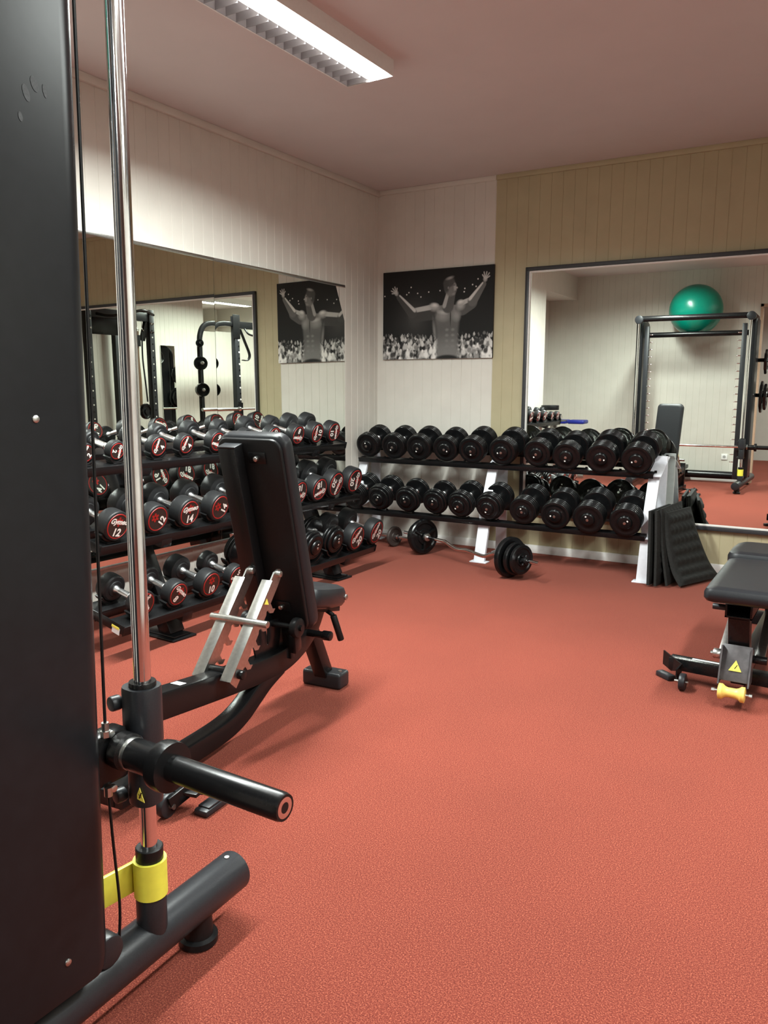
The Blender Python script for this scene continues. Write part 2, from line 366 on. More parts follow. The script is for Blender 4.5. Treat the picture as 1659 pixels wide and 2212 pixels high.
# ---------------------------------------------------------------- canvas print (generic athlete before a crowd)
def poster():
    NX, NY = 300, 216; W0, H0 = 0.977, 0.700
    X, Y = np.meshgrid((np.arange(NX)+.5)/NX*W0, (np.arange(NY)+.5)/NY*H0)
    img = np.full((NY, NX), 0.010)
    img += 0.030*np.exp(-(((X-0.30)/0.13)**2+((Y-0.33)/0.15)**2))
    rs = np.random.RandomState(3)
    def blob(cx, cy, rx, ry, v, rot=0, soft=0.15, add=False):
        dx = X-cx; dy = Y-cy; c, s_ = cos(rot), sin(rot); u = (dx*c+dy*s_)/rx; w_ = (-dx*s_+dy*c)/ry
        m = np.clip((1-np.sqrt(u*u+w_*w_))/soft, 0, 1)
        if add: img[:] = np.clip(img+v*m, 0, 1)
        else: img[:] = img*(1-m)+v*m
    for i in range(620):                                   # crowd rows, brighter to the front
        row = rs.rand(); y = 0.215*(1-row)**1.0-0.01; x = rs.rand()*W0; sz = 0.007+0.016*row
        v = rs.choice([0.02, 0.06, 0.2, 0.45, 0.6])*(0.45+0.55*row)
        blob(x, y-sz*1.6, sz*1.5, sz*1.9, v*0.9, rs.rand()*0.6-.3, 0.5); blob(x, y, sz*0.62, sz*0.85, min(0.62, v*0.8+0.18*row), 0, 0.4)
    for (x, y) in ((0.26, .57), (0.24, .53), (.22, .515), (.32, .52), (.42, .525), (.52, .53), (.015, .512), (.845, .60), (.80, .56), (.83, .545), (.735, .535), (.73, .51), (.35, .49)):
        blob(x, y, 0.007, 0.007, 0.5, 0, 0.6)
    def limb(p0, p1, r0, r1, base, rim):
        n = 40
        for k in range(n+1):
            t = k/n; x = p0[0]+(p1[0]-p0[0])*t; y = p0[1]+(p1[1]-p0[1])*t; r = r0+(r1-r0)*t
            blob(x, y, r, r, base, 0, 0.3)
        dx, dy = p1[0]-p0[0], p1[1]-p0[1]; L = math.hypot(dx, dy); nx, ny = -dy/L, dx/L
        if ny < 0: nx, ny = -nx, -ny
        for k in range(n+1):
            t = k/n; r = r0+(r1-r0)*t
            blob(p0[0]+dx*t+nx*r*0.62, p0[1]+dy*t+ny*r*0.62, r*0.42, r*0.36, rim, math.atan2(dy, dx), 0.9)
    # torso: tapering from shoulders to waist
    for k in range(60):
        t = k/59; y = 0.40-0.40*t; wd = 0.135-0.028*t-0.012*sin(pi*t); cx = 0.585+0.006*t
        blob(cx, y, wd, 0.022, 0.088+0.02*cos(t*7), 0, 0.35)
    limb((0.44, 0.365), (0.285, 0.350), 0.064, 0.058, 0.040, 0.26)
    limb((0.275, 0.365), (0.145, 0.500), 0.046, 0.024, 0.045, 0.30)
    limb((0.71, 0.385), (0.80, 0.425), 0.060, 0.048, 0.060, 0.26)
    limb((0.80, 0.435), (0.895, 0.560), 0.044, 0.022, 0.08, 0.32)
    for ang, (hx, hy) in ((2.3, (0.125, 0.53)), (1.35, (0.905, 0.595))):      # hands: palm and five spread fingers
        blob(hx, hy, 0.022, 0.026, 0.20, 0, 0.5)
        for q in range(5):
            a = ang+(q-2)*0.42; L = 0.045 if q not in (0, 4) else 0.034
            for k in range(10): blob(hx+cos(a)*L*k/9*1.2, hy+sin(a)*L*k/9*1.2, 0.0065, 0.0065, 0.27, 0, 0.6)
    blob(0.47, 0.405, 0.060, 0.042, 0.20, -0.2, 0.7); blob(0.475, 0.420, 0.045, 0.022, 0.38, -0.1, 0.9)
    blob(0.70, 0.410, 0.050, 0.048, 0.20, 0.3, 0.7); blob(0.70, 0.435, 0.034, 0.022, 0.36, 0.2, 0.9)
    blob(0.545, 0.335, 0.075, 0.055, 0.150, -0.25, 0.8); blob(0.665, 0.335, 0.050, 0.060, 0.150, 0.2, 0.8)
    blob(0.545, 0.360, 0.060, 0.022, 0.24, -0.2, 0.9); blob(0.615, 0.32, 0.006, 0.09, 0.025, 0, 0.7)
    for q in range(4): 
        for sx in (-1, 1): blob(0.612+sx*0.026, 0.225-q*0.043, 0.022, 0.016, 0.115, 0, 0.8)
    blob(0.475, 0.22, 0.020, 0.13, 0.12, 0.13, 0.9)
    limb((0.59, 0.40), (0.615, 0.50), 0.052, 0.042, 0.060, 0.20)
    blob(0.612, 0.545, 0.056, 0.072, 0.105, 0.05, 0.25); blob(0.598, 0.590, 0.058, 0.045, 0.050, 0.25, 0.3); blob(0.575, 0.560, 0.030, 0.060, 0.045, 0.1, 0.4)
    blob(0.605, 0.622, 0.046, 0.016, 0.20, 0.25, 0.9); blob(0.652, 0.545, 0.018, 0.045, 0.22, 0.08, 0.9); blob(0.668, 0.545, 0.011, 0.009, 0.24, -0.5, 0.7)
    blob(0.645, 0.566, 0.013, 0.005, 0.03, 0.1, 0.8); blob(0.654, 0.519, 0.012, 0.004, 0.03, 0.1, 0.8); blob(0.640, 0.498, 0.022, 0.014, 0.15, 0.2, 0.8)
    blob(0.592, 0.548, 0.008, 0.014, 0.16, 0, 0.8)
    blob(0.59, -0.01, 0.125, 0.045, 0.012, 0, 0.3)
    img = np.where(img > 0.03, np.minimum(0.72, 0.03+(img-0.03)*1.75), img)*(1+0.08*(rs.rand(NY, NX)-.5))
    s0, z0, d = 0.066, 1.503, 0.022
    vs = [W(s0+W0*i/NX, z0+H0*j/NY, d) for j in range(NY+1) for i in range(NX+1)]
    fs = [(j*(NX+1)+i, j*(NX+1)+i+1, (j+1)*(NX+1)+i+1, (j+1)*(NX+1)+i) for j in range(NY) for i in range(NX)]
    m = bpy.data.materials.new('printed canvas'); m.use_nodes = True; nt = m.node_tree; b = nt.nodes['Principled BSDF']
    at = nt.nodes.new('ShaderNodeAttribute'); at.attribute_name = 'print'; nt.links.new(at.outputs['Color'], b.inputs['Base Color'])
    b.inputs['Roughness'].default_value = 0.7; b.inputs['Specular IOR Level'].default_value = 0.3
    t = root('canvas_print', 'black and white canvas print of a bare-chested athlete with outspread arms above a crowd', 'picture', W(s0+W0/2, z0, 0))
    me = bpy.data.meshes.new('print'); off = t.location; me.from_pydata([tuple(v-off) for v in vs], [], fs); me.materials.append(m)
    ca = me.color_attributes.new('print', 'FLOAT_COLOR', 'CORNER')
    g = np.repeat(np.clip(img, 0, 1).reshape(-1), 4); arr = np.stack([g*1.03, g, g*0.96, np.ones_like(g)], 1).reshape(-1)
    ca.data.foreach_set('color', arr.astype(np.float32))
    o = bpy.data.objects.new('print', me); COL.objects.link(o); o.parent = t
    mb = MB(); mb.add([W(s0, z0, .003), W(s0+W0, z0, .003), W(s0+W0, z0+H0, .003), W(s0, z0+H0, .003), W(s0, z0, d-.0004), W(s0+W0, z0, d-.0004), W(s0+W0, z0+H0, d-.0004), W(s0, z0+H0, d-.0004)],
        [(0, 3, 2, 1), (4, 5, 6, 7), (0, 1, 5, 4), (1, 2, 6, 5), (2, 3, 7, 6), (3, 0, 4, 7)])
    mb.build('canvas_edge', M['canvas_edge'], t, smooth=False)
poster()

# ---------------------------------------------------------------- lettering (facing +x, reading towards +y)
TXT = {}
def text_mesh(s, size, shear=0.0, bold=0.0, sx=1.0):
    k = (s, size, shear, bold, sx)
    if k in TXT: return TXT[k]
    cu = bpy.data.curves.new('lettering', 'FONT'); cu.body = s; cu.size = size; cu.align_x = 'CENTER'; cu.align_y = 'CENTER'
    cu.shear = shear; cu.offset = bold; cu.resolution_u = 3
    o = bpy.data.objects.new('tmp', cu); COL.objects.link(o); dg = bpy.context.evaluated_depsgraph_get(); dg.update()
    me = bpy.data.meshes.new_from_object(o.evaluated_get(dg)); bpy.data.objects.remove(o)
    for v in me.vertices: v.co = Vector((0, v.co.x*sx, v.co.y))
    me.materials.clear(); me.materials.append(M['white_ink']); me.name = 'lettering'; TXT[k] = me; return me

# ---------------------------------------------------------------- round rubber dumbbells (axis along local x, front at +x)
RB = {2: (.048, .050), 4: (.056, .056), 6: (.061, .062), 8: (.066, .068), 10: (.071, .074), 12: (.073, .078), 14: (.077, .084), 16: (.080, .088), 18: (.082, .094), 20: (.091, .080), 5: (.062, .06)}
MESH = {}
def rb_parts(kg):
    if kg in MESH: return MESH[kg]
    r, t = RB[kg]; g = 0.065
    head = MB().lathe((g, 0, 0), (1, 0, 0), [(0, 0), (0, r*0.55), (0.004, r*0.60), (0.004, r*0.86), (0.010, r*0.975), (0.018, r), (t-0.010, r), (t-0.004, r*0.985), (t-0.001, r*0.955), (t, r*0.93), (t, 0)], 36)
    face = MB().lathe((g+t, 0, 0), (1, 0, 0), [(0, r*0.76), (0.0012, r*0.755), (0.0012, 0)], 36)
    ring = MB().lathe((g+t, 0, 0), (1, 0, 0), [(0.0, r*0.83), (0.0016, r*0.82), (0.0016, r*0.765), (0.0, r*0.755)], 40)
    grip = MB().lathe((-g-.004, 0, 0), (1, 0, 0), [(0, .020), (.012, .0195), (.020, .0155), (.034, .0140), (.036, .0165), (2*g-.030, .0165), (2*g-.026, .0140), (2*g-.012, .0155), (2*g-.004, .0195), (2*g+.008, .020)], 20)
    pet = MB()
    for i in range(6):
        a = pi/6+i*pi/3; c = (g+t+0.0016, cos(a)*r*0.20, sin(a)*r*0.20); vs = []
        for q in range(12):
            b = 2*pi*q/12; u, v = cos(b)*r*0.13, sin(b)*r*0.085
            vs.append((c[0], c[1]+u*cos(a)-v*sin(a), c[2]+u*sin(a)+v*cos(a)))
        pet.add(vs, [tuple(range(12))])
    pet.v = [(x, y, z+r*0.30) for x, y, z in pet.v]
    MESH[kg] = (head.mesh('head', M['rubber']), face.mesh('end_face', M['face']), ring.mesh('ring', M['red']), grip.mesh('handle', M['grip'], 30), pet.mesh('logo', M['red'], smooth=False))
    return MESH[kg]
def link(name, me, parent, loc=(0, 0, 0), rot=(0, 0, 0)):
    o = bpy.data.objects.new(name, me); COL.objects.link(o); o.parent = parent; o.location = loc; o.rotation_euler = rot; return o
def rubber_dumbbell(kg, roll, label, word=True, group=None):
    head, face, ring, grip, pet = rb_parts(kg); r, t = RB[kg]; g = .065
    e = root('dumbbell', label, 'dumbbell', group=group)
    link('handle', grip, e)
    for k in (0, 1):
        h = link('head', head, e, rot=(R(roll) if k == 0 else R(-roll+40), 0, pi*k))
        link('end_face', face, h); link('ring', ring, h); link('logo', pet, h)
        if word: link('lettering', text_mesh('Gymeo', r*0.47, 0.35, r*0.020, 1.0), h, (g+t+.0021, 0, r*0.30))
        link('number', text_mesh(str(kg), r*0.70, 0.12, r*0.026, 0.95), h, (g+t+.0021, 0, -r*0.42))
    return e
# ---------------------------------------------------------------- stacked-plate dumbbells
def plate_dumbbell(n, rad, label, hub=0.052, step=False, group=None, big=False):
    key = ('p', n, rad, hub, step)
    if key not in MESH:
        g = .062; t = 0.0215; pr = [(0, 0), (0, 0.030)]; x = 0.0
        for i in range(n):
            rr = rad*(0.86 if (step and i == n-1) else 1.0)
            pr += [(x+0.0005, rr*0.85), (x+0.002, rr*0.945), (x+0.005, rr*0.985), (x+0.0105, rr), (x+0.016, rr*0.985), (x+0.019, rr*0.945), (x+t-0.0005, rr*0.85)]; x += t
        last = pr[-1][1]
        pr += [(x, last*0.90), (x-0.003, last*0.84), (x-0.003, hub*1.35), (x-0.001, hub*1.15)]
        head = MB().lathe((g, 0, 0), (1, 0, 0), pr+[(x-.001, 0)], 40)
        hb = MB().lathe((g+x-.001, 0, 0), (1, 0, 0), [(0, hub), (.008, hub*.99), (.014, hub*.90), (.017, hub*.72), (.017, 0)], 28)
        bolt = MB().lathe((g+x+.015, 0, 0), (1, 0, 0), [(0, .0095), (.003, .0093), (.004, .007), (.0032, .003), (.0032, 0)], 16)
        mk = MB().prism([(-.006, -.004), (.004, -.005), (.006, 0), (.001, .005), (-.005, .003)], (g+x+.0162, 0.004, 0.026), (0, 1, 0), (0, 0, 1), 0.0005)
        grip = MB().lathe((-g-.002, 0, 0), (1, 0, 0), [(0, .026), (.010, .025), (.016, .016), (.05, .0172), (2*g-.046, .0172), (2*g-.012, .016), (2*g-.006, .025), (2*g+.004, .026)], 20)
        MESH[key] = (head.mesh('head', M['iron'], 60), hb.mesh('hub', M['iron'], 50), bolt.mesh('bolt', M['steel']), mk.mesh('weight_mark', M['white_ink'], smooth=False), grip.mesh('handle', M['grip'], 30))
    head, hb, bolt, mk, grip = MESH[key]
    e = root('dumbbell', label, 'dumbbell', group=group); link('handle', grip, e)
    a = random.uniform(0, 2*pi)
    for k in (0, 1):
        h = link('head', head, e, rot=(a, 0, pi*k)); link('hub', hb, h); link('bolt', bolt, h); link('weight_mark', mk, h)
    e['half'] = .062+n*0.0215
    return e
def place_db(e, front, axis, half):
    """front = centre of the front face; axis points out of the front face"""
    x = Vector(axis).normalized(); y = Vector((0, 0, 1)).cross(x).normalized(); z = x.cross(y)
    m = Matrix((x, y, z)).transposed().to_4x4(); m.translation = Vector(front)-x*half
    e.matrix_basis = m

# ---------------------------------------------------------------- black three-shelf rack along the left wall
rk = root('dumbbell_rack', 'black steel three-shelf rack of round dumbbells along the mirrored left wall', 'rack', (0.45, -2.27, 0))
UL = Vector((-0.040, 0.9992, 0)); VL = Vector((0.9992, 0.040, 0))
def LR(u, v, z): return Vector((0.80, -3.40, 0))+UL*u+VL*(v)+Vector((0, 0, z))       # u along, v relative to the lowest front edge
SH = [(0.0, 0.165), (-0.125, 0.525), (-0.245, 0.875)]; LEN = 2.28
TL = R(14)
for (v, z) in SH:
    sh = None
    for q, (dv, wv) in enumerate(((-0.052, 0.104), (-0.235, 0.104))):
        mb = MB(); c0 = LR(0, v+dv*cos(TL), z-dv*sin(TL)+0.0); c1 = LR(LEN, v+dv*cos(TL), z-dv*sin(TL))
        upv = VL*sin(TL)+Vector((0, 0, 1))*cos(TL)
        mb.bar(c0, c1, wv, 0.006, up=upv, bev=0.002)
        off = VL*cos(TL)*(wv/2-.003)-Vector((0, 0, 1))*sin(TL)*(wv/2-.003)
        mb.bar(c0+off-upv*0.020, c1+off-upv*0.020, 0.006, 0.042, up=upv, bev=0.002)
        o = mb.build('shelf', M['blk'], rk)
    for u in (0.42, 1.92):
        MB().bar(LR(u, v-0.01, z-0.045+.0), LR(u, v-0.33, z-0.045+0.075), 0.07, 0.045, bev=0.004).build('shelf_bracket', M['blk'], rk)
    for u in (0.003, LEN-0.003):
        MB().bar(LR(u, v-0.0, z-0.012), LR(u, v-0.29, z-0.012+0.072), 0.006, 0.045, bev=0.002).build('shelf_end', M['blk'], rk)
for u in (0.42, 1.92):
    MB().bar(LR(u, -0.115, 0.012), LR(u, -0.20, 0.20), 0.075, 0.10, up=UL, bev=0.004).bar(LR(u, -0.19, 0.17), LR(u, -0.52, 0.90), 0.075, 0.075, up=UL, bev=0.004).build('upright', M['blk'], rk)
    MB().box(LR(u, -0.17, 0.006), (0.30, 0.155, 0.012), rotm(z=R(-2.3+0)), 0.004).box(LR(u, -0.17, 0.016), (0.26, 0.11, 0.012), rotm(z=R(-2.3)), 0.004).build('foot', M['blk'], rk)
plabel(MB().box(LR(-0.002, -0.05, 0.150), (0.05, 0.0015, 0.03), rotm(y=R(14))).build('label_sticker', M['sticker'], rk), 'white and yellow sticker on the shelf end')
MB().box(LR(-0.003, -0.05, 0.166), (0.05, 0.0015, 0.011), rotm(y=R(14))).build('label_stripe', M['sticker_y'], rk)
sad_mesh = {}
def saddle(u, v, z, r):
    """plastic cradle under a head"""
    k = round(r, 3)
    if k not in sad_mesh:
        mb = MB(); pts = []
        for i in range(9):
            a = R(-62+i*15.5); pts.append((sin(a)*(r+.002), -cos(a)*(r+.002)))
        for i in range(8, -1, -1):
            a = R(-62+i*15.5); pts.append((sin(a)*(r+.011), min(-cos(a)*(r+.011), -cos(a)*(r+.011))))
        mb.prism([(p[0], p[1]+0) for p in pts], (-.024, 0, 0), (0, 1, 0), (0, 0, 1), 0.048)
        mb.span((-0.03, -r*0.5, -r-.014), (.03, r*0.5, -r-.006), 0.002)
        sad_mesh[k] = mb.mesh('saddle', M['plastic'], 40)
    return sad_mesh[k]
GR = 'rubber dumbbells on the black rack'
top = [(-3.34, 2, 60), (-3.155, 2, -95), (-2.892, 4, 78), (-2.692, 4, 70), (-2.454, 6, 165), (-2.20, 6, 20), (-1.95, 8, -60), (-1.700, 8, 176), (-1.496, 10, 88), (-1.296, 10, -84)]
mid = [(-3.310, 12, -12), (-3.060, 12, 62), (-2.846, 14, 4), (-2.613, 14, 72), (-2.37, 16, 30), (-2.13, 16, -40), (-1.896, 18, 192), (-1.680, 18, 198), (-1.470, 20, -112), (-1.238, 20, -88)]
bot = [(-3.272, 8, 35), (-3.053, 8, -42), (-2.825, 10, 5), (-2.603, 5, 160), (-2.36, 'P', 0), (-2.12, 'P', 0), (-1.874, 'P', 0), (-1.635, 'P', 0), (-1.408, 20, 48), (-1.152, 20, 62)]
LAB = {
 't': ['black rubber dumbbell at the far left end of the top shelf, partly behind the column', 'black dumbbell marked 2 on the top shelf, just left of the chrome rod',
       'dumbbell marked 4 on the top shelf, the one right beside the chrome rod', 'dumbbell marked 4 on the top shelf, farther from the chrome rod', 'dumbbell marked 6 on the top shelf touching the left edge of the bench backrest',
       'top shelf dumbbell whose rear head shows above the left corner of the bench backrest', 'top shelf dumbbell whose rear head shows above the right corner of the bench backrest', 'dumbbell marked 8 on the top shelf right of the bench backrest',
       'dumbbell on the top shelf marked 10, second from its right end', 'dumbbell marked 10 at the right end of the top shelf'],
 'm': ['dumbbell marked 12 leftmost on the middle shelf, left of the chrome rod', 'dumbbell marked 12 on the middle shelf right of the chrome rod, its number turned sideways', 'dumbbell marked 14 on the middle shelf with an upright number',
       'dumbbell marked 14 on the middle shelf with number turned sideways, beside the bench backrest', 'middle shelf dumbbell hidden behind the left half of the bench backrest', 'middle shelf dumbbell hidden behind the right half of the bench backrest',
       'dumbbell marked 18 on the middle shelf touching the right edge of the bench backrest', 'dumbbell marked 18 on the middle shelf directly left of the two marked 20', 'dumbbell marked 20 second from the right end of the middle shelf',
       'dumbbell marked 20 at the right end of the middle shelf, overlapping the far rack'],
 'b': ['dumbbell leftmost on the bottom shelf, its front head behind the chrome rod', 'dumbbell marked 8 on the bottom shelf, right of the chrome rod', 'dumbbell marked 10 on the bottom shelf above the black rack foot',
       'dumbbell on the bottom shelf cut off by the steel ladder of the bench', 'large black plate dumbbell on the bottom shelf left of the bench backrest', 'black plate dumbbell on the bottom shelf fully behind the bench backrest',
       'black plate dumbbell on the bottom shelf touching the right edge of the bench backrest', 'black plate dumbbell on the bottom shelf left of the two marked 20', 'dumbbell marked 20 second from the right end of the bottom shelf',
       'dumbbell marked 20 at the right end of the bottom shelf near the carpet']}
for key, rows, (v, z) in (('b', bot, SH[0]), ('m', mid, SH[1]), ('t', top, SH[2])):
    for i, (y, kg, roll) in enumerate(rows):
        lab = LAB[key][i]; u = (y+3.40)/0.9992
        if kg == 'P':
            e = plate_dumbbell(3, 0.098, lab, hub=0.05, step=True, group=GR); half = e['half']; r = 0.098; del e['half']
            half += .014
        else:
            wd = not ((key == 'm' and i in (1, 3)) or (key == 'b' and i == 2))
            e = rubber_dumbbell(kg, roll, lab, wd, GR); r, t = RB[kg]; half = .065+t
        upv = VL*sin(TL)+Vector((0, 0, 1))*cos(TL); axv = VL*cos(TL)-Vector((0, 0, 1))*sin(TL)
        mid_v = v-0.145
        c = LR(u, mid_v*1.0, z+0.145*math.tan(TL))+upv*(r+0.017)
        yw = random.uniform(-0.03, 0.03)
        place_db(e, c+axv*half, axv+UL*yw, half)
        if key == 't' and i in (0,): pass
        # saddles
        F = Matrix((axv, UL, upv)).transposed().to_4x4()
        for sgn in (1, -1):
            me = saddle(u, v, z, r); o = bpy.data.objects.new('saddle', me); COL.objects.link(o); o.parent = rk
            m = F.copy(); m.translation = c+axv*sgn*(0.100)+upv*(-0.001); o.matrix_basis = wmat(rk).inverted() @ m

# ---------------------------------------------------------------- white-legged two-shelf rack along the far wall
wr = root('dumbbell_rack', 'low two-shelf rack with white legs holding black plate dumbbells against the far wall', 'rack', W(1.2, 0, 0.3))
def skew(s, d): return d+0.035*(s/2.4)-0.0
for s in (0.06, 1.20, 2.375):
    k = 0.06
    def Q(d, z, ds=0.0): return W(s+ds, z, skew(s, d))
    MB().rect([Q(.535, .004), Q(.44, .30), Q(.425, .34)], .012, .085, up=(0.03, -1, 0), rad=.003).build('leg', M['white_paint'], wr) if False else None
    sv = W(1, 0, 0)-W(0, 0, 0)
    MB().bar(Q(.525, .004), Q(.430, .34), .085, .030, up=(0, -1, 0.3), bev=.004).build('front_leg', M['white_paint'], wr)
    MB().bar(Q(.435, .33, -.01), Q(.27, .70, -.01), .075, .022, up=(0, -1, 0.4), bev=.003).build('upper_leg', M['white_paint'], wr)
    MB().bar(Q(.105, .004), Q(.125, .81), .085, .022, up=(0, -1, 0), bev=.003).build('rear_leg', M['white_paint'], wr)
    MB().box(Q(.525, .004), (.13, .075, .008), rotm(z=TH), .002).box(Q(.105, .004), (.13, .075, .008), rotm(z=TH), .002).build('foot_plate', M['white_paint'], wr)
    MB().bar(Q(.50, .285), Q(.11, .40), .085, .006, bev=.001).bar(Q(.335, .685), Q(.05, .80), .085, .006, bev=.001).build('shelf_support', M['white_paint'], wr)
for (d0, z0, d1, z1) in ((.495, .305, .215, .392), (.335, .705, .065, .787)):
    for (d, z) in ((d0-.02, z0), (d1, z1)):
        a0 = W(-0.03 if d0 > .4 else 0.03, z, skew(0, d)); a1 = W(2.37, z, skew(2.4, d))
        mb = MB(); upv = Vector((0, -sin(R(17)), cos(R(17))))
        mb.bar(a0, a1, .060, .006, up=upv, bev=.001).bar(a0+Vector((0, -.030, -.016)), a1+Vector((0, -.030, -.016)), .006, .036, up=upv, bev=.001)
        for i in range(10):
            s = (0.02 if d0 > .4 else 0.14)+i*0.236+0.11
            mb.cyl(W(s, z+.002, skew(s, d)-.02), W(s, z+.018, skew(s, d)-.02), .009, 10)
        mb.build('shelf', M['blk'], wr)
TS = [.138, .377, .604, .834, 1.053, 1.295, 1.563, 1.786, 2.026, 2.263]
BS = [.105, .335, .580, .815, 1.030, 1.265, 1.528, 1.768, 2.000, 2.245]
NT = [3, 3, 3, 3, 4, 4, 4, 4, 5, 5]; NB = [4, 4, 3, 3, 4, 4, 4, 4, 5, 5]
ORD = ['at the left end', 'second from the left', 'third from the left', 'fourth from the left', 'fifth from the left', 'sixth from the left', 'fourth from the right', 'third from the right', 'second from the right', 'at the right end']
for row, (SS, NN, zf, df, tl) in enumerate(((TS, NT, .803, .405, 16), (BS, NB, .405, .560, 16))):
    for i, s in enumerate(SS):
        n = NN[i]; rad = .1015+.0015*(i % 3)+(.003 if i > 7 else 0)
        e = plate_dumbbell(n, rad, 'black plate dumbbell %s on the %s shelf of the white-legged rack' % (ORD[i], ('upper', 'lower')[row]), hub=.047+.002*(i % 2), step=(row == 1 and i in (1, 2, 3, 4, 5)), group='plate dumbbells on the white-legged rack')
        half = e['half']+.015; del e['half']
        d = skew(s, df)+(half-.15)*0.35; z = zf-(half-.15)*.10-(.012 if i > 6 else 0)
        ax = (W(0, 0, 1)-W(0, 0, 0))*cos(R(tl))-Vector((0, 0, 1))*sin(R(tl))
        place_db(e, W(s+random.uniform(-.004, .004), z, d), ax+(W(1, 0, 0)-W(0, 0, 0))*random.uniform(-.03, .03), half)

# ---------------------------------------------------------------- barbells on the floor
def weight_plate_mb(c, axis, r, t, tri=True, n=40, hub=.038):
    mb = MB(); F = frame(axis); pr = [(-t/2, hub*.7), (-t/2, r*.42), (-t*.28, r*.46), (-t*.28, r*.72), (-t/2, r*.78), (-t/2, r*.95), (-t*.3, r), (t*.3, r), (t/2, r*.95), (t/2, r*.78), (t*.28, r*.72), (t*.28, r*.46), (t/2, r*.42), (t/2, hub*.7)]
    mb.lathe(c, axis, [(-t/2, 0)]+pr+[(t/2, 0)], n)
    return mb
ez = root('curl_barbell', 'angled chrome curl barbell with black plates lying on the carpet before the far rack', 'barbell', (1.2, -.68, 0))
DE = Vector((.9272, -.3746, 0)); E0 = Vector((.775, -.51, 0)); 
def EP(x, z):
    t = (x-.775)/.9272; p = E0+DE*t; p.z = z; return p
bar = smooth([EP(.52, .142), EP(.80, .142), EP(.94, .143), EP(.985, .140), EP(1.045, .118), EP(1.10, .107), EP(1.19, .115), EP(1.24, .112), EP(1.33, .104), EP(1.375, .107), EP(1.45, .138), EP(1.50, .142), EP(1.60, .142), EP(1.84, .142)], 5)
MB().tube(bar, .0135, 12).build('bar', M['chrome'], ez)
for x, r, t in ((.735, .135, .042), (.685, .105, .03), (1.600, .138, .042), (1.652, .112, .034), (1.695, .100, .030)):
    weight_plate_mb(EP(x, .142), DE, r, t).build('weight_plate', M['iron'], ez)
for x, rr in ((.776, .030), (1.57, .026)):
    MB().cyl(EP(x-.012, .142), EP(x+.012, .142), rr, 20, .003).build('collar', M['steel'], ez)
mb = MB().cyl(EP(1.715, .142), EP(1.745, .142), .024, 18, .003)
for k in range(6):
    a = k*pi/3; F = frame(DE); mb.cyl(EP(1.73, .142)+F @ Vector((cos(a)*.018, sin(a)*.018, -.008)), EP(1.73, .142)+F @ Vector((cos(a)*.036, sin(a)*.036, -.008)), .008, 10)
mb.build('star_collar', M['plastic'], ez)
# three grip openings as raised ribs on the outward facing plate
for x, r in ((.757, .135),):
    F = frame(DE)
    for k in range(3):
        a = k*2*pi/3+.5; c = EP(x, .142); MB().bar(c+F @ Vector((cos(a)*.035, sin(a)*.035, 0)), c+F @ Vector((cos(a)*r*.80, sin(a)*r*.80, 0)), .022, .008, up=DE, bev=.002).build('plate_rib', M['iron'], ez)
sb = root('short_barbell', 'short straight chrome bar with one small dark plate on the floor in the corner', 'barbell', (.4, -.36, 0))
A = Vector((.20, -.30, .083)); B_ = Vector((.60, -.385, .083)); db_ = (B_-A).normalized()
MB().cyl(A-db_*.05, B_, .0125, 14, .002).build('bar', M['chrome'], sb)
mb = weight_plate_mb((.385, -.340, .083), db_, .083, .026); mb.build('weight_plate', mat('worn brown-black plate', (.045, .032, .028), .5, bump=.2, scale=200), sb)
for q in (.36, .412): MB().cyl(Vector((q-.007, -.340-(q-.385)*.21, .083)), Vector((q+.007, -.340-(q-.385)*.21-.003, .083)), .019, 16, .002).build('collar', M['chrome'], sb)

# ---------------------------------------------------------------- ribbed foam mats leaning on the rack end
def foam_mat(path, y0, y1, t, label, ribs=7, side=1, sk0=.03, sk1=.03):
    P = smooth(path, 10); nU = len(P); nV = 26; mb = MB(); L = [0]
    for a, b in zip(P[:-1], P[1:]): L.append(L[-1]+(b-a).length)
    def surf(off, rib):
        out = []
        for i, p in enumerate(P):
            tg = (P[min(i+1, nU-1)]-P[max(i-1, 0)]).normalized(); nr = Vector((tg.z, 0, -tg.x))*side
            for j in range(nV+1):
                vv = j/nV; y = y0+(y1-y0)*vv; e = 0
                if rib:
                    ph = (L[i]/L[-1]*ribs) % 1.0; e = 0.017*max(0, sin(pi*min(1, ph/0.72)))**0.5 if ph < 0.72 else 0
                    if vv < .10 or vv > .90: e = 0.004
                    e *= 0.72+0.28*sin(vv*46+ph*5)
                edge = min(1, min(i, nU-1-i)/3.0, min(j, nV-j)/1.5)
                out.append(Vector((p.x+vv*(sk0+(sk1-sk0)*min(1, p.z/.48)), y, p.z))+nr*(off*(0.55+.45*edge)+e*edge))
        return out
    a = surf(t/2, True); b = surf(-t/2, False); W_ = nV+1; n = len(a); fs = []
    for i in range(nU-1):
        for j in range(nV):
            q = i*W_+j; fs.append((q, q+1, q+W_+1, q+W_)); fs.append((n+q, n+q+W_, n+q+W_+1, n+q+1))
    for i in range(nU-1):
        q = i*W_; fs.append((q, q+W_, n+q+W_, n+q)); q = i*W_+nV; fs.append((q, n+q, n+q+W_, q+W_))
    for j in range(nV):
        fs.append((j, n+j, n+j+1, j+1)); q = (nU-1)*W_+j; fs.append((q, q+1, n+q+1, n+q))
    mb.add(a+b, fs); o = mb.build('foam_mat', M['foam'], None, angle=60); return tag(o, label, 'foam mat', 'ribbed foam mats leaning on the rack end')
foam_mat([(2.452, 0, .012), (2.448, 0, .25), (2.440, 0, .495)], -.60, -.18, .030, 'black ribbed foam mat standing closest to the white rack leg')
foam_mat([(2.497, 0, .012), (2.490, 0, .25), (2.478, 0, .50)], -.60, -.15, .028, 'black ribbed foam mat standing second from the white rack leg')
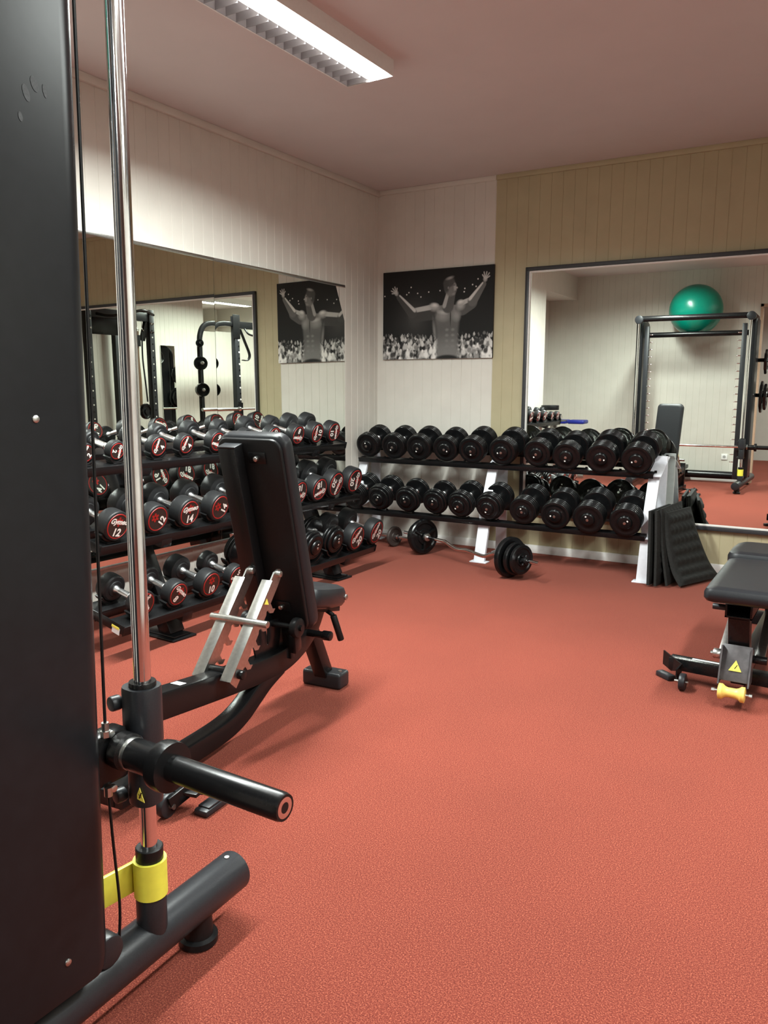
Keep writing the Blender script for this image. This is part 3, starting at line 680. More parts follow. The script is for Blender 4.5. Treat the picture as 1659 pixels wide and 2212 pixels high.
foam_mat([(2.560, 0, .014), (2.526, 0, .22), (2.506, 0, .38), (2.498, 0, .51)], -.56, -.10, .026, 'black ribbed foam mat hidden just behind the curved front mat')
foam_mat([(2.640, 0, .016), (2.588, 0, .11), (2.552, 0, .24), (2.530, 0, .36), (2.518, 0, .478)], -.53, -.12, .030, 'curved black ribbed foam mat in front of the stack, its foot sliding outwards', ribs=7, sk0=.165, sk1=.07)

# ---------------------------------------------------------------- upright bench with the steel ladder (left foreground)
bo = Vector((1.72, -3.10, 0)); BS_ = Vector((.0995, -.99504, 0)); BN = Vector((.99504, .0995, 0))
bn = root('adjustable_bench', 'black adjustable bench with upright backrest and steel ladder seen from behind', 'bench', bo)
def B(s, z, o=0.0): return bo+BS_*s+BN*o+Vector((0, 0, z))
def padmesh(c, ex, ey, ez, w, h, t, rad=.05, bev=.014, taper=None):
    """rounded rectangular cushion: w along ex, h along ey, t along ez"""
    out = []
    ws = lambda v: 1.0 if taper is None else taper(v)
    for cx, cy, a0 in ((w/2-rad, h/2-rad, 0), (-w/2+rad, h/2-rad, 90), (-w/2+rad, -h/2+rad, 180), (w/2-rad, -h/2+rad, 270)):
        for a in range(0, 91, 15): out.append((cx+rad*cos(R(a0+a)), cy+rad*sin(R(a0+a))))
    # extra points along the long sides
    pts = []
    for i, p in enumerate(out):
        q = out[(i+1) % len(out)]; pts.append(p); L = math.hypot(q[0]-p[0], q[1]-p[1]); k = int(L/.06)
        for j in range(1, k): pts.append((p[0]+(q[0]-p[0])*j/k, p[1]+(q[1]-p[1])*j/k))
    layers = [(-t/2, bev*1.2), (-t/2+bev*.3, bev*.45), (-t/2+bev, 0), (t/2-bev*1.3, 0), (t/2-bev*.45, bev*.4), (t/2, bev*1.5), (t/2, bev*2.6)]
    vs = []; n = len(pts); m = len(layers)
    for z, ins in layers:
        for (x, y) in pts:
            k = 1-ins/(w/2); k2 = 1-ins/(h/2); vs.append(c+ex*(x*k*ws(y/h))+ey*(y*k2)+ez*z)
    fs = [(j*n+i, j*n+(i+1) % n, (j+1)*n+(i+1) % n, (j+1)*n+i) for j in range(m-1) for i in range(n)]
    fs += [tuple(reversed(range(n)))]
    # slightly domed top
    o = (m-1)*n; ctr = c+ez*(t/2); vs.append(ctr); fs += [(o+i, o+(i+1) % n, len(vs)-1) for i in range(n)]
    return MB().add(vs, fs)
pt0, pt1 = B(.325, .36), B(.505, 1.075); pu = (pt1-pt0).normalized(); pn = pu.cross(BN).normalized()      # pn points to the front of the pad (towards -s)
if pn.dot(BS_) > 0: pn = -pn
pc = (pt0+pt1)/2; ph = (pt1-pt0).length+.03
bk = padmesh(pc+pn*.012, BN, pu, pn, .285, ph, .062, .045).build('backrest', M['leather'], bn)
padmesh(pc-pn*.028, BN, pu, pn, .265, ph-.02, .018, .04, .004).build('backrest_board', M['plastic'], bk)
# spine tube, brackets and bolts behind the pad
MB().bar(pc-pn*.065-pu*(ph/2-.02)+BN*-.055, pc-pn*.065+pu*(ph/2-.030)+BN*-.055, .072, .050, up=pn, bev=.004).build('spine', M['blk'], bk)
plabel(MB().bar(pc-pn*.065+pu*(ph/2-.030)+BN*-.055, pc-pn*.065+pu*(ph/2-.024)+BN*-.055, .076, .048, up=pn, bev=.002).build('end_cap', M['dgrey'], bk), 'grey end cap')
for dv in (-ph*.36, ph*.40):
    MB().box(pc-pn*.040+pu*dv+BN*.035, (.070, .004, .040), Matrix((BN, pn, pu)).transposed(), .001).build('bracket', M['blk'], bk)
    MB().cyl(pc-pn*.042+pu*dv+BN*.035, pc-pn*.056+pu*dv+BN*.035, .009, 12, .002).build('bolt', M['steel'], bk)
# seat
sc = B(.160, .430); sx = (B(-.03, .395)-B(.33, .470)).normalized(); sz_ = BN.cross(sx).normalized()
if sz_.z < 0: sz_ = -sz_
padmesh(sc, BN, sx, sz_, .28, .35, .088, .06, .022, taper=lambda v: 1.0-0.55*max(0, v+.02)).build('seat', M['leather'], bn)
MB().box(sc-sz_*.052, (.18, .26, .02), Matrix((BN, sx, sz_)).transposed(), .003).build('seat_board', M['plastic'], bn)
# frame beams
mb = MB().rect(smooth([B(1.12, .292), B(.90, .266), B(.70, .243), B(.50, .224), B(.36, .222), B(.24, .250), B(.155, .300), B(.10, .370)], 6), .066, .092, (0, 0, 1), .008)
mb.build('upper_beam', M['blk'], bn)
MB().rect(smooth([B(.38, .205), B(.47, .175), B(.54, .140), B(.62, .100), B(.72, .077), B(.90, .070), B(1.22, .070)], 6), .064, .072, (0, 0, 1), .008).build('lower_beam', M['blk'], bn)
MB().bar(B(1.115, .05), B(1.115, .375), .07, .036, up=BS_, bev=.003).build('front_upright', M['blk'], bn)
plabel(MB().box(B(.945, .317, 0), (.040, .060, .0012), rotm(z=math.atan2(BS_.x, -BS_.y))@rotm(x=-.11)).build('sticker', M['sticker'], bn), 'small white sticker')
MB().rect([B(.03, .06), B(.155, .30)], .062, .060, (0, 0, 1), .006).build('rear_leg', M['blk'], bn)
MB().box(B(.01, .034), (.185, .085, .068), Matrix((BN, BS_, Vector((0, 0, 1)))).transposed(), .012, 3).build('rear_foot', M['dgrey'], bn)
for o in (-.07, .07): MB().cyl(B(.01, .066, o), B(.01, .073, o), .008, 12).build('foot_bolt', M['steel'], bn)
# cradle below the backrest
cr = MB().rect([B(.49, .40, -.0), B(.485, .32, 0), B(.475, .275, 0), B(.44, .262, 0), B(.405, .275, 0), B(.395, .32, 0), B(.39, .385, 0)], .085, .008, BN, .003)
cr.build('cradle', M['blk'], bn)
MB().bar(B(.375, .27, .085), B(.395, .345, .095), .045, .030, up=BN, bev=.006).bar(B(.33, .22), B(.33, .36), .03, .09, up=BN, bev=.006).build('pivot_post', M['blk'], bn)
MB().cyl(B(.405, .372, -.135), B(.405, .372, .135), .011, 14).build('pivot_axle', M['blk'], bn)
for o in (-.11, .11):
    MB().cyl(B(.405, .372, o-.014), B(.405, .372, o+.014), .037, 24, .005).build('pivot_wheel', M['plastic'], bn)
MB().cyl(B(.20, .285, .03), B(.20, .285, .135), .014, 16, .003).cyl(B(.20, .285, .100), B(.20, .285, .138), .019, 16, .004).build('stop_peg', M['blk'], bn)
MB().cyl(B(.14, .385, .05), B(.135, .350, .110), .009, 12).cyl(B(.135, .350, .110), B(.115, .245, .135), .0135, 16, .004).build('release_lever', M['plastic'], bn)
MB().cyl(B(.03, .400, .095), B(.03, .400, .115), .012, 16, .003).build('seat_bolt', M['steel'], bn)
# ladder arms with hook notches
ad = (B(.485, .590)-B(.760, .275)).normalized()
for sg in (-1, 1):
    o = .088 if sg > 0 else -.030; p0 = B(.765, .268, o); p1 = B(.478, .600, o); d_ = (p1-p0); Lg = d_.length; d_.normalize(); side = d_.cross(BN).normalized()
    if side.dot(BS_) > 0: side = -side
    outer = [(0, -.022), (Lg-.02, -.022), (Lg, -.010), (Lg+.008, 0.004), (Lg, .018), (Lg-.015, .026), (Lg-.05, .028), (Lg-.12, .028)]
    for k in range(4):
        x = Lg*0.66-k*Lg*0.165
        outer += [(x+.030, .030), (x+.022, .052), (x+.030, .066), (x+.012, .064), (x+.002, .048), (x+.006, .030), (x-.004, .024), (x-.016, .030)]
    outer += [(0, .028)]
    mb = MB().prism(outer, p0-BN*.003*1, d_, side, .006)
    mb.bar(p0-side*.020+BN*(-.020), p0+d_*(Lg*.88)-side*.020+BN*(-.020), .044, .005, up=side, bev=.001)
    lad = mb.build('ladder_arm', M['steel'], bn)
    MB().cyl(B(.487, .590, o-.008), B(.487, .590, o+.012), .012, 14, .003).build('bolt', M['steel'], lad)
    if sg > 0:
        tp = p0+d_*(Lg*.70)+BN*.0042
        plabel(MB().prism([(-.012, -.014), (.012, -.014), (0, .010)], tp, d_, side, .0004).build('warning_triangle', M['sticker_y'], lad), 'yellow warning triangle')
MB().cyl(B(.640, .450, -.095), B(.640, .450, .145), .0125, 18, .002).build('cross_handle', M['steel'], bn)
MB().cyl(B(.725, .292, -.045), B(.725, .292, .105), .016, 18, .003).build('lower_rod', M['blk'], bn)
# front stabiliser with caster and foot
MB().bar(B(1.20, .060, -.24), B(1.20, .060, .0), .05, .05, bev=.005).bar(B(1.10, .062, .0), B(1.075, .062, .20), .055, .012, bev=.003).build('front_crossbar', M['blk'], bn)
MB().box(B(1.04, .011, .215), (.050, .125, .022), Matrix((BN, BS_, Vector((0, 0, 1)))).transposed(), .008).box(B(1.04, .024, .215), (.04, .09, .006), Matrix((BN, BS_, Vector((0, 0, 1)))).transposed(), .002).build('foot_pad', M['dgrey'], bn)
MB().bar(B(1.150, .045, .145), B(1.07, .070, .165), .010, .045, bev=.003).bar(B(1.07, .070, .165), B(1.04, .060, .200), .012, .045, bev=.003).build('caster_bracket', M['blk'], bn)
MB().cyl(B(1.14, .036, .112), B(1.14, .036, .138), .037, 28, .005).build('caster_wheel', M['dgrey'], bn)
MB().cyl(B(1.14, .036, .138), B(1.14, .036, .154), .008, 12).build('caster_bolt', M['steel'], bn)

# ---------------------------------------------------------------- smith machine (left foreground, whole machine in the far mirror)
sm = root('smith_machine', 'black smith machine with chrome guide rods and yellow stoppers at the left edge', 'weight machine', (1.78, -5.2, 0))
X1, X0 = 2.437, 1.135
for X, sg in ((X1, 1), (X0, -1)):
    def T(x, y, z): return Vector((X+x*sg, y, z))
    # base tube runs from the front cap back to the wall
    MB().cyl(T(-.025, -4.425, .100), T(.035, -5.74, .100), .047, 32, .003).build('base_tube', M['dgrey'], sm)
    for y in (-4.56, -5.62):
        MB().lathe(T(-.015, y, 0), (0, 0, 1), [(0, .040), (.004, .044), (.018, .044), (.022, .034), (.058, .032), (.07, .032), (.07, 0)], 28).build('rubber_foot', M['plastic'], sm)
    MB().cyl(T(-.022, -4.455, .144), T(-.022, -4.455, .149), .006, 12).build('cap_screw', M['steel'], sm)
    MB().cyl(T(-.002, -4.70, .30), T(-.002, -4.70, 2.12), .0168, 32).build('guide_rod', M['chrome'], sm)
    MB().cyl(T(-.002, -4.70, .11), T(-.002, -4.70, .212), .031, 28, .003).build('rod_socket', M['dgrey'], sm)
    MB().lathe(T(-.002, -4.70, .275), (0, 0, 1), [(0, .028), (.034, .028), (.036, .026), (.036, 0)], 28).build('rubber_buffer', M['plastic'], sm)
    MB().lathe(T(-.002, -4.70, .205), (0, 0, 1), [(0, .029), (0, .034), (.078, .034), (.078, .029)], 32).bar(T(-.030, -4.712, .243), T(-.045, -4.86, .243), .010, .066, bev=.003).build('stopper_clamp', M['yellow'], sm)
    # rear support column, wide rounded panel
    def rr(x0, x1, y0, y1, r_):
        out = []
        for cx, cy, a0 in ((x1-r_, y1-r_, 0), (x0+r_, y1-r_, 90), (x0+r_, y0+r_, 180), (x1-r_, y0+r_, 270)):
            for a in range(0, 91, 15): out.append((cx+r_*cos(R(a0+a)), cy+r_*sin(R(a0+a))))
        return out
    poly = rr(-.025, .062, -5.22, -4.868, .030)
    pts0 = []; lv = [(.165, .95), (.175, .985), (.20, 1.0), (2.06, 1.0), (2.09, .985), (2.105, .95)]; vs = []; n = len(poly)
    for z, k in lv:
        for (x, y) in poly: vs.append(T(.0185+(x-.0185)*k, -5.044+(y+5.044)*k*(1.11+.15*(z-.2)/1.9), z))
    fs = [(j*n+i, j*n+(i+1) % n, (j+1)*n+(i+1) % n, (j+1)*n+i) for j in range(len(lv)-1) for i in range(n)]+[tuple(range(n)), tuple((len(lv)-1)*n+i for i in range(n))]
    colm = MB().add(vs, fs).build('side_column', M['column'], sm)
    for z in (.235, 1.19):
        MB().lathe(T(.062, -4.945, z), (sg, 0, 0), [(0, .0065), (.002, .006), (.0035, .003), (.0035, 0)], 14).build('panel_screw', M['steel'], colm)
    MB().rect([T(.02, -5.33, .10), T(.02, -5.33, 1.85), T(.02, -5.325, 1.99), T(.02, -5.27, 2.08), T(.02, -5.16, 2.115), T(.02, -4.75, 2.118)], .075, .062, (1, 0, 0), .01).build('rear_upright', M['blk'], sm)
    # toothed bar with chrome pegs
    tb = MB().span(T(-.105, -4.86, .15), T(-.050, -4.82, 2.05), .004).build('peg_bar', M['dgrey'], sm)
    for k in range(18):
        z = .36+k*.093; MB().cyl(T(-.105, -4.84, z), T(-.150, -4.84, z), .0065, 10, .001).build('peg', M['chrome'], tb)
    MB().cyl(T(-.0, -4.665, 2.125), T(-.0, -4.76, 2.125), .052, 24, .006).build('corner_cap', M['dgrey'], sm)
    # carriage
    c1 = MB()
    cp = rr(-.042, .032, -.036, .036, .030)
    for z0, z1, k in ((.535, .655, 1.0), (.41, .535, .86)):
        lvl = [(z0, k*.96), (z0+.006, k), (z1-.006, k), (z1, k*.96)]; vs = []; n = len(cp)
        for z, kk in lvl:
            for (x, y) in cp: vs.append(T(x*kk, -4.70+y*kk, z))
        c1.add(vs, [(j*n+i, j*n+(i+1) % n, (j+1)*n+(i+1) % n, (j+1)*n+i) for j in range(3) for i in range(n)]+[tuple(range(n)), tuple(3*n+i for i in range(n))])
    car = c1.build('carriage', M['dgrey'], sm)
    MB().lathe(T(-.002, -4.70, .653), (0, 0, 1), [(0, .027), (.010, .027), (.012, .026), (.012, .0175), (.0, .0175)], 28).build('carriage_bushing', M['blk'], car)
    for (x, y, z) in ((-.044, -4.722, .620), (-.042, -4.722, .425), (.026, -4.732, .555)):
        MB().cyl(T(x, y, z), T(x-.004, y-.022, z), .0155, 20, .004).build('boss', M['dgrey'], car)
    MB().prism([(-.015, -.013), (.015, -.013), (0, .014)] if sg > 0 else [(-.015, -.013), (0, .014), (.015, -.013)], T(.014, -4.7318, .442), (1, -.12, 0), (0, 0, 1), -.0008 if sg > 0 else .0008).build('warning_triangle', M['sticker_y'], car)
    for (a, b) in (((-.003, -.006), (.006, .004)), ((-.005, .002), (.004, -.007))):
        MB().prism([(a[0], a[1]), (a[0]+.003, a[1]-.001), (b[0]+.002, b[1]+.003), (b[0]-.001, b[1]+.004)], T(.014, -4.7328, .440), (1, -.12, 0), (0, 0, 1), -.0006 if sg > 0 else .0006).build('warning_mark', M['blk'], car)
    # clamp holding the bar and cable
    clp = MB().span(T(-.040, -4.825, .485), T(.006, -4.745, .590), .010).span(T(-.052, -4.815, .50), T(-.030, -4.735, .575), .008).build('bar_clamp', M['blk'], sm)
    for (y, z) in ((-4.79, .594), (-4.79, .484)):
        MB().cyl(T(.002, y, z-.004), T(.014, y, z-.004), .0075, 12, .002).build('bolt', M['steel'], clp)
    MB().cyl(T(.007, -4.80, .588), T(.007, -4.80, .600), .0095, 6).cyl(T(.007, -4.80, .600), T(.007, -4.80, .616), .007, 8).build('cable_nut', M['steel'], clp)
    MB().cyl(T(.007, -4.80, .468), T(.007, -4.80, .486), .008, 8).build('cable_nut', M['steel'], clp)
    MB().tube(smooth([T(.020, -4.80, 1.98), T(.014, -4.80, 1.3), T(.007, -4.80, .61)], 6), .0030, 8).build('cable', M['plastic'], sm)
    MB().tube(smooth([T(.007, -4.80, .475), T(.014, -4.80, .37), T(.024, -4.80, .25), T(.018, -4.80, .17)], 6), .0028, 8).build('cable', M['plastic'], sm)
    MB().cyl(T(-.020, -4.83, .165), T(.030, -4.83, .165), .032, 28, .006).build('pulley_cover', M['dgrey'], sm)
    # weight horns
    for z in (1.62, 1.18): MB().cyl(T(.03, -5.34, z), T(.28 if sg > 0 else .075, -5.34, z), .024, 20, .003).build('weight_horn', M['blk'], sm)
    # pale finger marks on the outer face of the right column
    if sg > 0:
        for (y, z, a, b_, q) in ((-4.928, 1.680, .0055, .0125, .30), (-4.913, 1.697, .006, .0115, .35), (-4.8955, 1.692, .0035, .010, .2), (-4.940, 1.643, .0035, .007, .2)):
            MB().prism([(cos(t*pi/8)*a*cos(q)-sin(t*pi/8)*b_*sin(q), cos(t*pi/8)*a*sin(q)+sin(t*pi/8)*b_*cos(q)) for t in range(16)], (X+.0625, y, z), (0, 1, 0), (0, 0, 1), .0001).build('finger_mark', M['smudge'], colm)
    # barbell sleeve
    slv = MB().lathe(T(.015, -4.772, .553), (sg, 0, 0), [(0, .036), (.022, .036), (.026, .030), (.034, .030), (.040, .031), (.110, .031), (.112, .046), (.126, .048), (.140, .046), (.142, .0245), (.395, .0245), (.402, .0225), (.402, .019)], 40)
    s_ = slv.build('bar_sleeve', M['blk'], sm)
    plabel(MB().lathe(T(.415, -4.772, .553), (sg, 0, 0), [(0, .020), (.0015, .020), (.002, .018), (.002, .0095), (.0005, .009), (.0005, 0)], 32).build('end_ring', M['chrome'], s_), 'chrome end ring')
    MB().lathe(T(.4155, -4.772, .553), (sg, 0, 0), [(0, .0085), (.0012, .008), (.0012, .0035), (.0, .003), (0, 0)], 20).build('end_screw', M['dgrey'], s_)
    MB().lathe(T(.042, -4.772, .553), (sg, 0, 0), [(0, .0305), (.006, .0315), (.012, .0305)], 36).build('washer', M['steel'], s_)
MB().cyl((X0+.02, -4.772, .553), (X1-.02, -4.772, .553), .0145, 20).build('smith_bar', M['chrome'], sm)
MB().cyl((X0, -4.73, 2.135), (X1, -4.73, 2.135), .036, 24).build('top_crossbar', M['blk'], sm)
MB().cyl((X0, -5.30, 1.965), (X1, -5.30, 1.965), .034, 24).build('rear_crossbar', M['blk'], sm)
MB().cyl((X0, -5.66, .105), (X1, -5.66, .105), .052, 24).build('base_crossbar', M['blk'], sm)
# plates on the horns (things of their own)
def horn_plate(x, z, r, label, t=.035, scal=True):
    F = frame((1, 0, 0)); k = 36; mb = MB(); vs = []
    out = [(r*(1+(.045*cos(9*2*pi*i/k) if scal else 0))*cos(2*pi*i/k), r*(1+(.045*cos(9*2*pi*i/k) if scal else 0))*sin(2*pi*i/k)) for i in range(k)]
    lv = [(-t/2, .5), (-t/2, .93), (-t/2+.006, 1), (t/2-.006, 1), (t/2, .93), (t/2, .78), (t/4, .72), (t/4, .42), (t/2, .38), (t/2, .12)]
    for a, q in lv:
        for (u, v) in out: vs.append(Vector((x+a, -5.34+u*q, z-.0+v*q)))
    n = k; fs = [(j*n+i, j*n+(i+1) % n, (j+1)*n+(i+1) % n, (j+1)*n+i) for j in range(len(lv)-1) for i in range(n)]+[tuple(range(n)), tuple((len(lv)-1)*n+i for i in range(n))]
    return tag(mb.add(vs, fs).build('weight_plate', M['iron'], None, world=False), label, 'weight plate', 'plates on the machine horns')
horn_plate(2.585, 1.60, .15, 'black scalloped plate on the upper right horn of the machine, seen in the mirror')
horn_plate(2.560, 1.16, .20, 'large black plate on the lower right horn of the machine, seen in the mirror', scal=False)
horn_plate(2.605, 1.16, .16, 'smaller black scalloped plate outside the large plate on the lower right horn')

# ---------------------------------------------------------------- flat bench at the right edge
fb = root('flat_bench', 'low black flat bench with yellow roller cut off by the right edge', 'bench', (3.25, -2.2, 0))
xe = Vector((1, .02, 0)).normalized(); ye = Vector((-.02, 1, 0)); zz = Vector((0, 0, 1)); PX = 3.265
padmesh(Vector((PX-.008, -2.185, .466)), xe, ye, zz, .310, .69, .062, .030, .018).build('long_pad', M['leather'], fb)
padmesh(Vector((PX-.018, -1.665, .484)), xe, ye, zz, .330, .35, .065, .05, .018, taper=lambda v: 1.0-.15*max(0, v)).build('seat', M['leather'], fb)
MB().span((PX-.12, -2.44, .423), (PX+.12, -1.65, .438), .003).build('pad_board', M['plastic'], fb)
for x in (-.10, .08): MB().cyl((PX+x, -2.42, .415), (PX+x, -2.42, .425), .009, 12).build('board_bolt', M['steel'], fb)
mb = MB()
for a in (((-.050), 0), ((.050), 0)): mb.span((PX-.038+a[0]*.92-.004, -2.42, .358), (PX-.038+a[0]*.92+.004, -1.5, .422), .001)
mb.span((PX-.088, -2.42, .415), (PX+.012, -1.5, .423), .001).span((PX-.088, -2.42, .358), (PX+.012, -1.5, .366), .001).build('pad_rail', M['blk'], fb)
MB().cyl((PX-.140, -2.38, .388), (PX-.08, -2.38, .388), .0125, 14, .002).build('rail_pin', M['dgrey'], fb)
MB().bar((PX-.035, -2.28, .09), (PX-.038, -2.37, .36), .080, .06, up=(0, 1, 0), bev=.004).build('post', M['blk'], fb)
for x in (-.100, .040): MB().bar((PX+x, -2.30, .18), (PX+x-(.0), -1.9, .36), .007, .035, up=(1, 0, 0), bev=.001).build('side_link', M['steel'], fb)
MB().cyl((PX+.075, -2.05, .10), (PX+.075, -1.9, .34), .020, 18).build('strut', M['steel'], fb)
pl = MB().bar((PX-.035, -2.435, .105), (PX-.035, -2.375, .238), .108, .007, up=(0, 1, .4), bev=.001)
for x in (-.090, .020): pl.prism([(-.0, 0), (.09, 0), (.10, .13), (.055, .145)], (PX+x-.003, -2.460, .095), (0, 1, 0), (0, 0, 1), .006)
plt = pl.build('guard_plate', M['worn'], fb)
MB().prism([(-.024, -.021), (.024, -.021), (0, .023)], (PX-.035, -2.4175, .165), (1, 0, 0), (0, .41, .91), -.0012).build('warning_triangle', M['sticker_y'], plt)
for (a, b) in (((-.004, -.008), (.006, .004)), ((-.006, .0), (.005, -.009))): MB().prism([(a[0], a[1]), (a[0]+.003, a[1]-.001), (b[0]+.002, b[1]+.003), (b[0]-.001, b[1]+.004)], (PX-.035, -2.4190, .162), (1, 0, 0), (0, .41, .91), -.0008).build('warning_mark', M['blk'], plt)
MB().cyl((PX-.125, -2.385, .195), (PX-.095, -2.385, .195), .020, 20, .003).cyl((PX-.135, -2.385, .195), (PX-.120, -2.385, .195), .009, 8).build('pivot_nut', M['steel'], fb)
MB().cyl((PX+.02, -2.385, .195), (PX+.075, -2.385, .195), .016, 16, .002).build('pivot_sleeve', M['blk'], fb)
MB().lathe((PX-.088, -2.458, .066), (1, 0, 0), [(0, .020), (.003, .031), (.016, .031), (.026, .023), (.036, .0195), (.066, .0195), (.076, .023), (.086, .031), (.099, .031), (.102, .020)], 32).build('roller', M['yellow_pale'], fb)
MB().cyl((PX-.112, -2.458, .066), (PX+.038, -2.458, .066), .006, 12).cyl((PX-.112, -2.458, .066), (PX-.100, -2.458, .066), .009, 6).cyl((PX+.026, -2.458, .066), (PX+.038, -2.458, .066), .009, 6).build('roller_axle', M['steel'], fb)
MB().bar((2.945, -2.235, .078), (3.60, -2.265, .078), .062, .052, bev=.004).build('crossbar', M['blk'], fb)
plabel(MB().bar((3.035, -2.232, .1045), (3.165, -2.238, .1045), .016, .0006, bev=0).build('sticker', M['sticker'], fb), 'long white sticker')
MB().prism([(0, 0), (0, .062), (.128, .040), (.128, .010), (.06, -.012)], (2.915, -2.215, .055), (.74, -.67, 0), (0, 0, 1), .006).prism([(0, 0), (0, .036), (.045, .020), (.045, -.030), (.022, -.034)], (3.008, -2.300, .062), (-.25, -.97, 0), (0, 0, 1), .006).build('end_bracket', M['blk'], fb)
MB().box((2.930, -2.240, .012), (.085, .040, .024), rotm(z=R(-38)), .006).build('rubber_foot', M['dgrey'], fb)
MB().cyl((3.010, -2.352, .036), (3.036, -2.352, .036), .036, 26, .005).build('caster_wheel', M['dgrey'], fb)
MB().cyl((2.990, -2.352, .036), (3.046, -2.352, .036), .006, 10).build('caster_axle', M['steel'], fb)
MB().bar((PX-.035, -2.30, .075), (PX-.035, -1.10, .075), .06, .05, bev=.004).bar((PX-.035, -1.15, .09), (PX-.035, -1.35, .40), .06, .05, up=(0, 1, 0), bev=.004).build('base_beam', M['blk'], fb)
MB().bar((PX-.20, -1.10, .035), (PX+.20, -1.10, .035), .06, .068, bev=.006).build('far_foot', M['blk'], fb)

# ---------------------------------------------------------------- things seen in the far mirror
tag(MB().ball((1.69, -5.465, 2.285), .335, 24, (1, 1, .98)).build('exercise_ball', M['green'], None, world=False), 'big green exercise ball resting on top of the smith machine, seen in the mirror', 'ball')
so = root('wall_socket', 'white wall socket low on the wall behind the smith machine', 'socket', (2.12, FRONT_Y, .34))
MB().span((2.08, FRONT_Y+.001, .30), (2.16, FRONT_Y+.012, .38), .004).build('cover', M['socket'], so)
MB().cyl((2.12, FRONT_Y+.011, .34), (2.12, FRONT_Y+.0135, .34), .020, 20).build('outlet', mat('grey socket well', (.35, .35, .34), .4), so)
bb = root('preacher_bench', 'blue padded bench with a black post, seen in the mirror below the ceiling beam', 'bench', (.13, -5.25, 0))
MB().box((-.012, -5.25, .795), (.235, .26, .055), None, .02).box((.24, -5.25, .795), (.235, .26, .055), None, .02).build('pad', M['blue'], bb)
MB().bar((.11, -5.10, .74), (.11, -5.10, .965), .04, .04, bev=.004).build('post', M['blk'], bb)
MB().bar((.13, -5.25, .03), (.13, -5.25, .77), .06, .06, bev=.004).span((-.08, -5.28, 0), (.34, -5.22, .05), .004).span((.10, -5.50, 0), (.16, -5.0, .05), .004).build('stand', M['steel'], bb)
cr_ = root('small_dumbbell_rack', 'small black rack holding chrome dumbbells against the left wall, seen in the mirror', 'rack', (.18, -4.0, 0))
MB().span((.03, -4.42, .838), (.33, -3.52, .852), .003).build('shelf', M['blk'], cr_)
for y in (-4.34, -3.60): MB().span((.14, y-.03, .0), (.22, y+.03, .84), .004).build('leg', M['steel'], cr_)
MB().span((.02, -4.39, .0), (.36, -4.29, .03), .004).span((.02, -3.65, .0), (.36, -3.55, .03), .004).build('foot', M['blk'], cr_)
MB().span((.02, -4.42, .85), (.05, -4.10, .985), .003).build('top_bracket', M['blk'], cr_)
def chrome_db(y, label):
    e = root('chrome_dumbbell', label, 'dumbbell', (.18, y, .892), group='chrome dumbbells on the small rack')
    if 'cd' not in MESH:
        MESH['cd'] = (MB().lathe((.055, 0, 0), (1, 0, 0), [(0, .018), (0, .036), (.006, .040), (.035, .040), (.040, .036), (.040, 0)], 24).mesh('head', M['plastic']),
                      MB().lathe((.095, 0, 0), (1, 0, 0), [(0, .029), (.003, .028), (.003, .020), (.001, .018), (.001, 0)], 24).mesh('ring', M['chrome']),
                      MB().cyl((-.056, 0, 0), (.056, 0, 0), .016, 16).mesh('handle', M['chrome']))
    link('handle', MESH['cd'][2], e)
    for k in (0, 1):
        h = link('head', MESH['cd'][0], e, rot=(0, 0, pi*k)); link('ring', MESH['cd'][1], h)
    return e
for y, l in ((-4.34, 'chrome dumbbell nearest the blue bench on the small rack'), (-4.15, 'chrome dumbbell second from the blue bench on the small rack'), (-3.96, 'chrome dumbbell third from the blue bench on the small rack'), (-3.77, 'chrome dumbbell farthest from the blue bench on the small rack'), (-3.58, 'chrome dumbbell at the mirror frame end of the small rack')): chrome_db(y, l)
d1 = MB().cyl((.15, -4.25, .985), (.15, -4.25, 1.045), .115, 32, .006).build('weight_disc', M['plastic'], None, world=False)
tag(d1, 'flat round black disc lying above the chrome dumbbells, seen in the mirror', 'weight disc')
tag(MB().box((1.50, -5.58, .20), (.36, .28, .05), None, .01).span((1.36, -5.68, .155), (1.64, -5.48, .178)).build('step_board', M['plastic'], None, world=False), 'low black board lying on the rear base tube of the smith machine', 'step board')

# ---------------------------------------------------------------- racks on the right side, seen doubly reflected in the left mirror
pr_ = root('power_rack', 'black power rack with perforated uprights, seen in the left mirror', 'rack', (4.6, -1.0, 0))
for (x, y) in ((4.42, -.65), (4.42, -1.63)):
    up_ = MB().span((x-.04, y-.04, 0), (x+.04, y+.04, 2.31), .003).build('upright', M['dgrey'], pr_)
    for k in range(22):
        z = .35+k*.085
        MB().cyl((x-.0405, y, z), (x-.0415, y, z), .010, 8).cyl((x, y-.0405, z), (x, y-.0415, z), .010, 8).build('hole', M['white_ink'] if k % 2 else M['blk'], up_)
    for z in (2.26, 2.14, 2.03):
        for dy in (-.02, .02): MB().cyl((x-.040, y+dy, z), (x-.048, y+dy, z), .011, 10).build('bolt', M['chrome'], up_)
for (x, y) in ((5.08, -.65), (5.08, -1.63)):
    MB().span((x-.04, y-.04, 0), (x+.04, y+.04, 2.31), .003).build('rear_upright', M['dgrey'], pr_)
MB().span((4.39, -1.59, 2.16), (4.45, -.69, 2.27), .004).build('crossmember', M['dgrey'], pr_)
MB().span((4.395, -1.28, 1.96), (4.405, -.69, 2.17), .004).build('sign_plate', M['blk'], pr_)
MB().tube(smooth([(4.36, -.75, 2.20), (4.20, -.83, 2.17), (4.16, -1.08, 2.22), (4.18, -1.33, 2.27), (4.30, -1.59, 2.24)], 6), .017, 12).build('pull_up_bar', M['blk'], pr_)
MB().bar((4.42, -1.59, 2.22), (4.42, -1.49, 1.92), .06, .05, up=(1, 0, 0)).build('gusset', M['blk'], pr_)
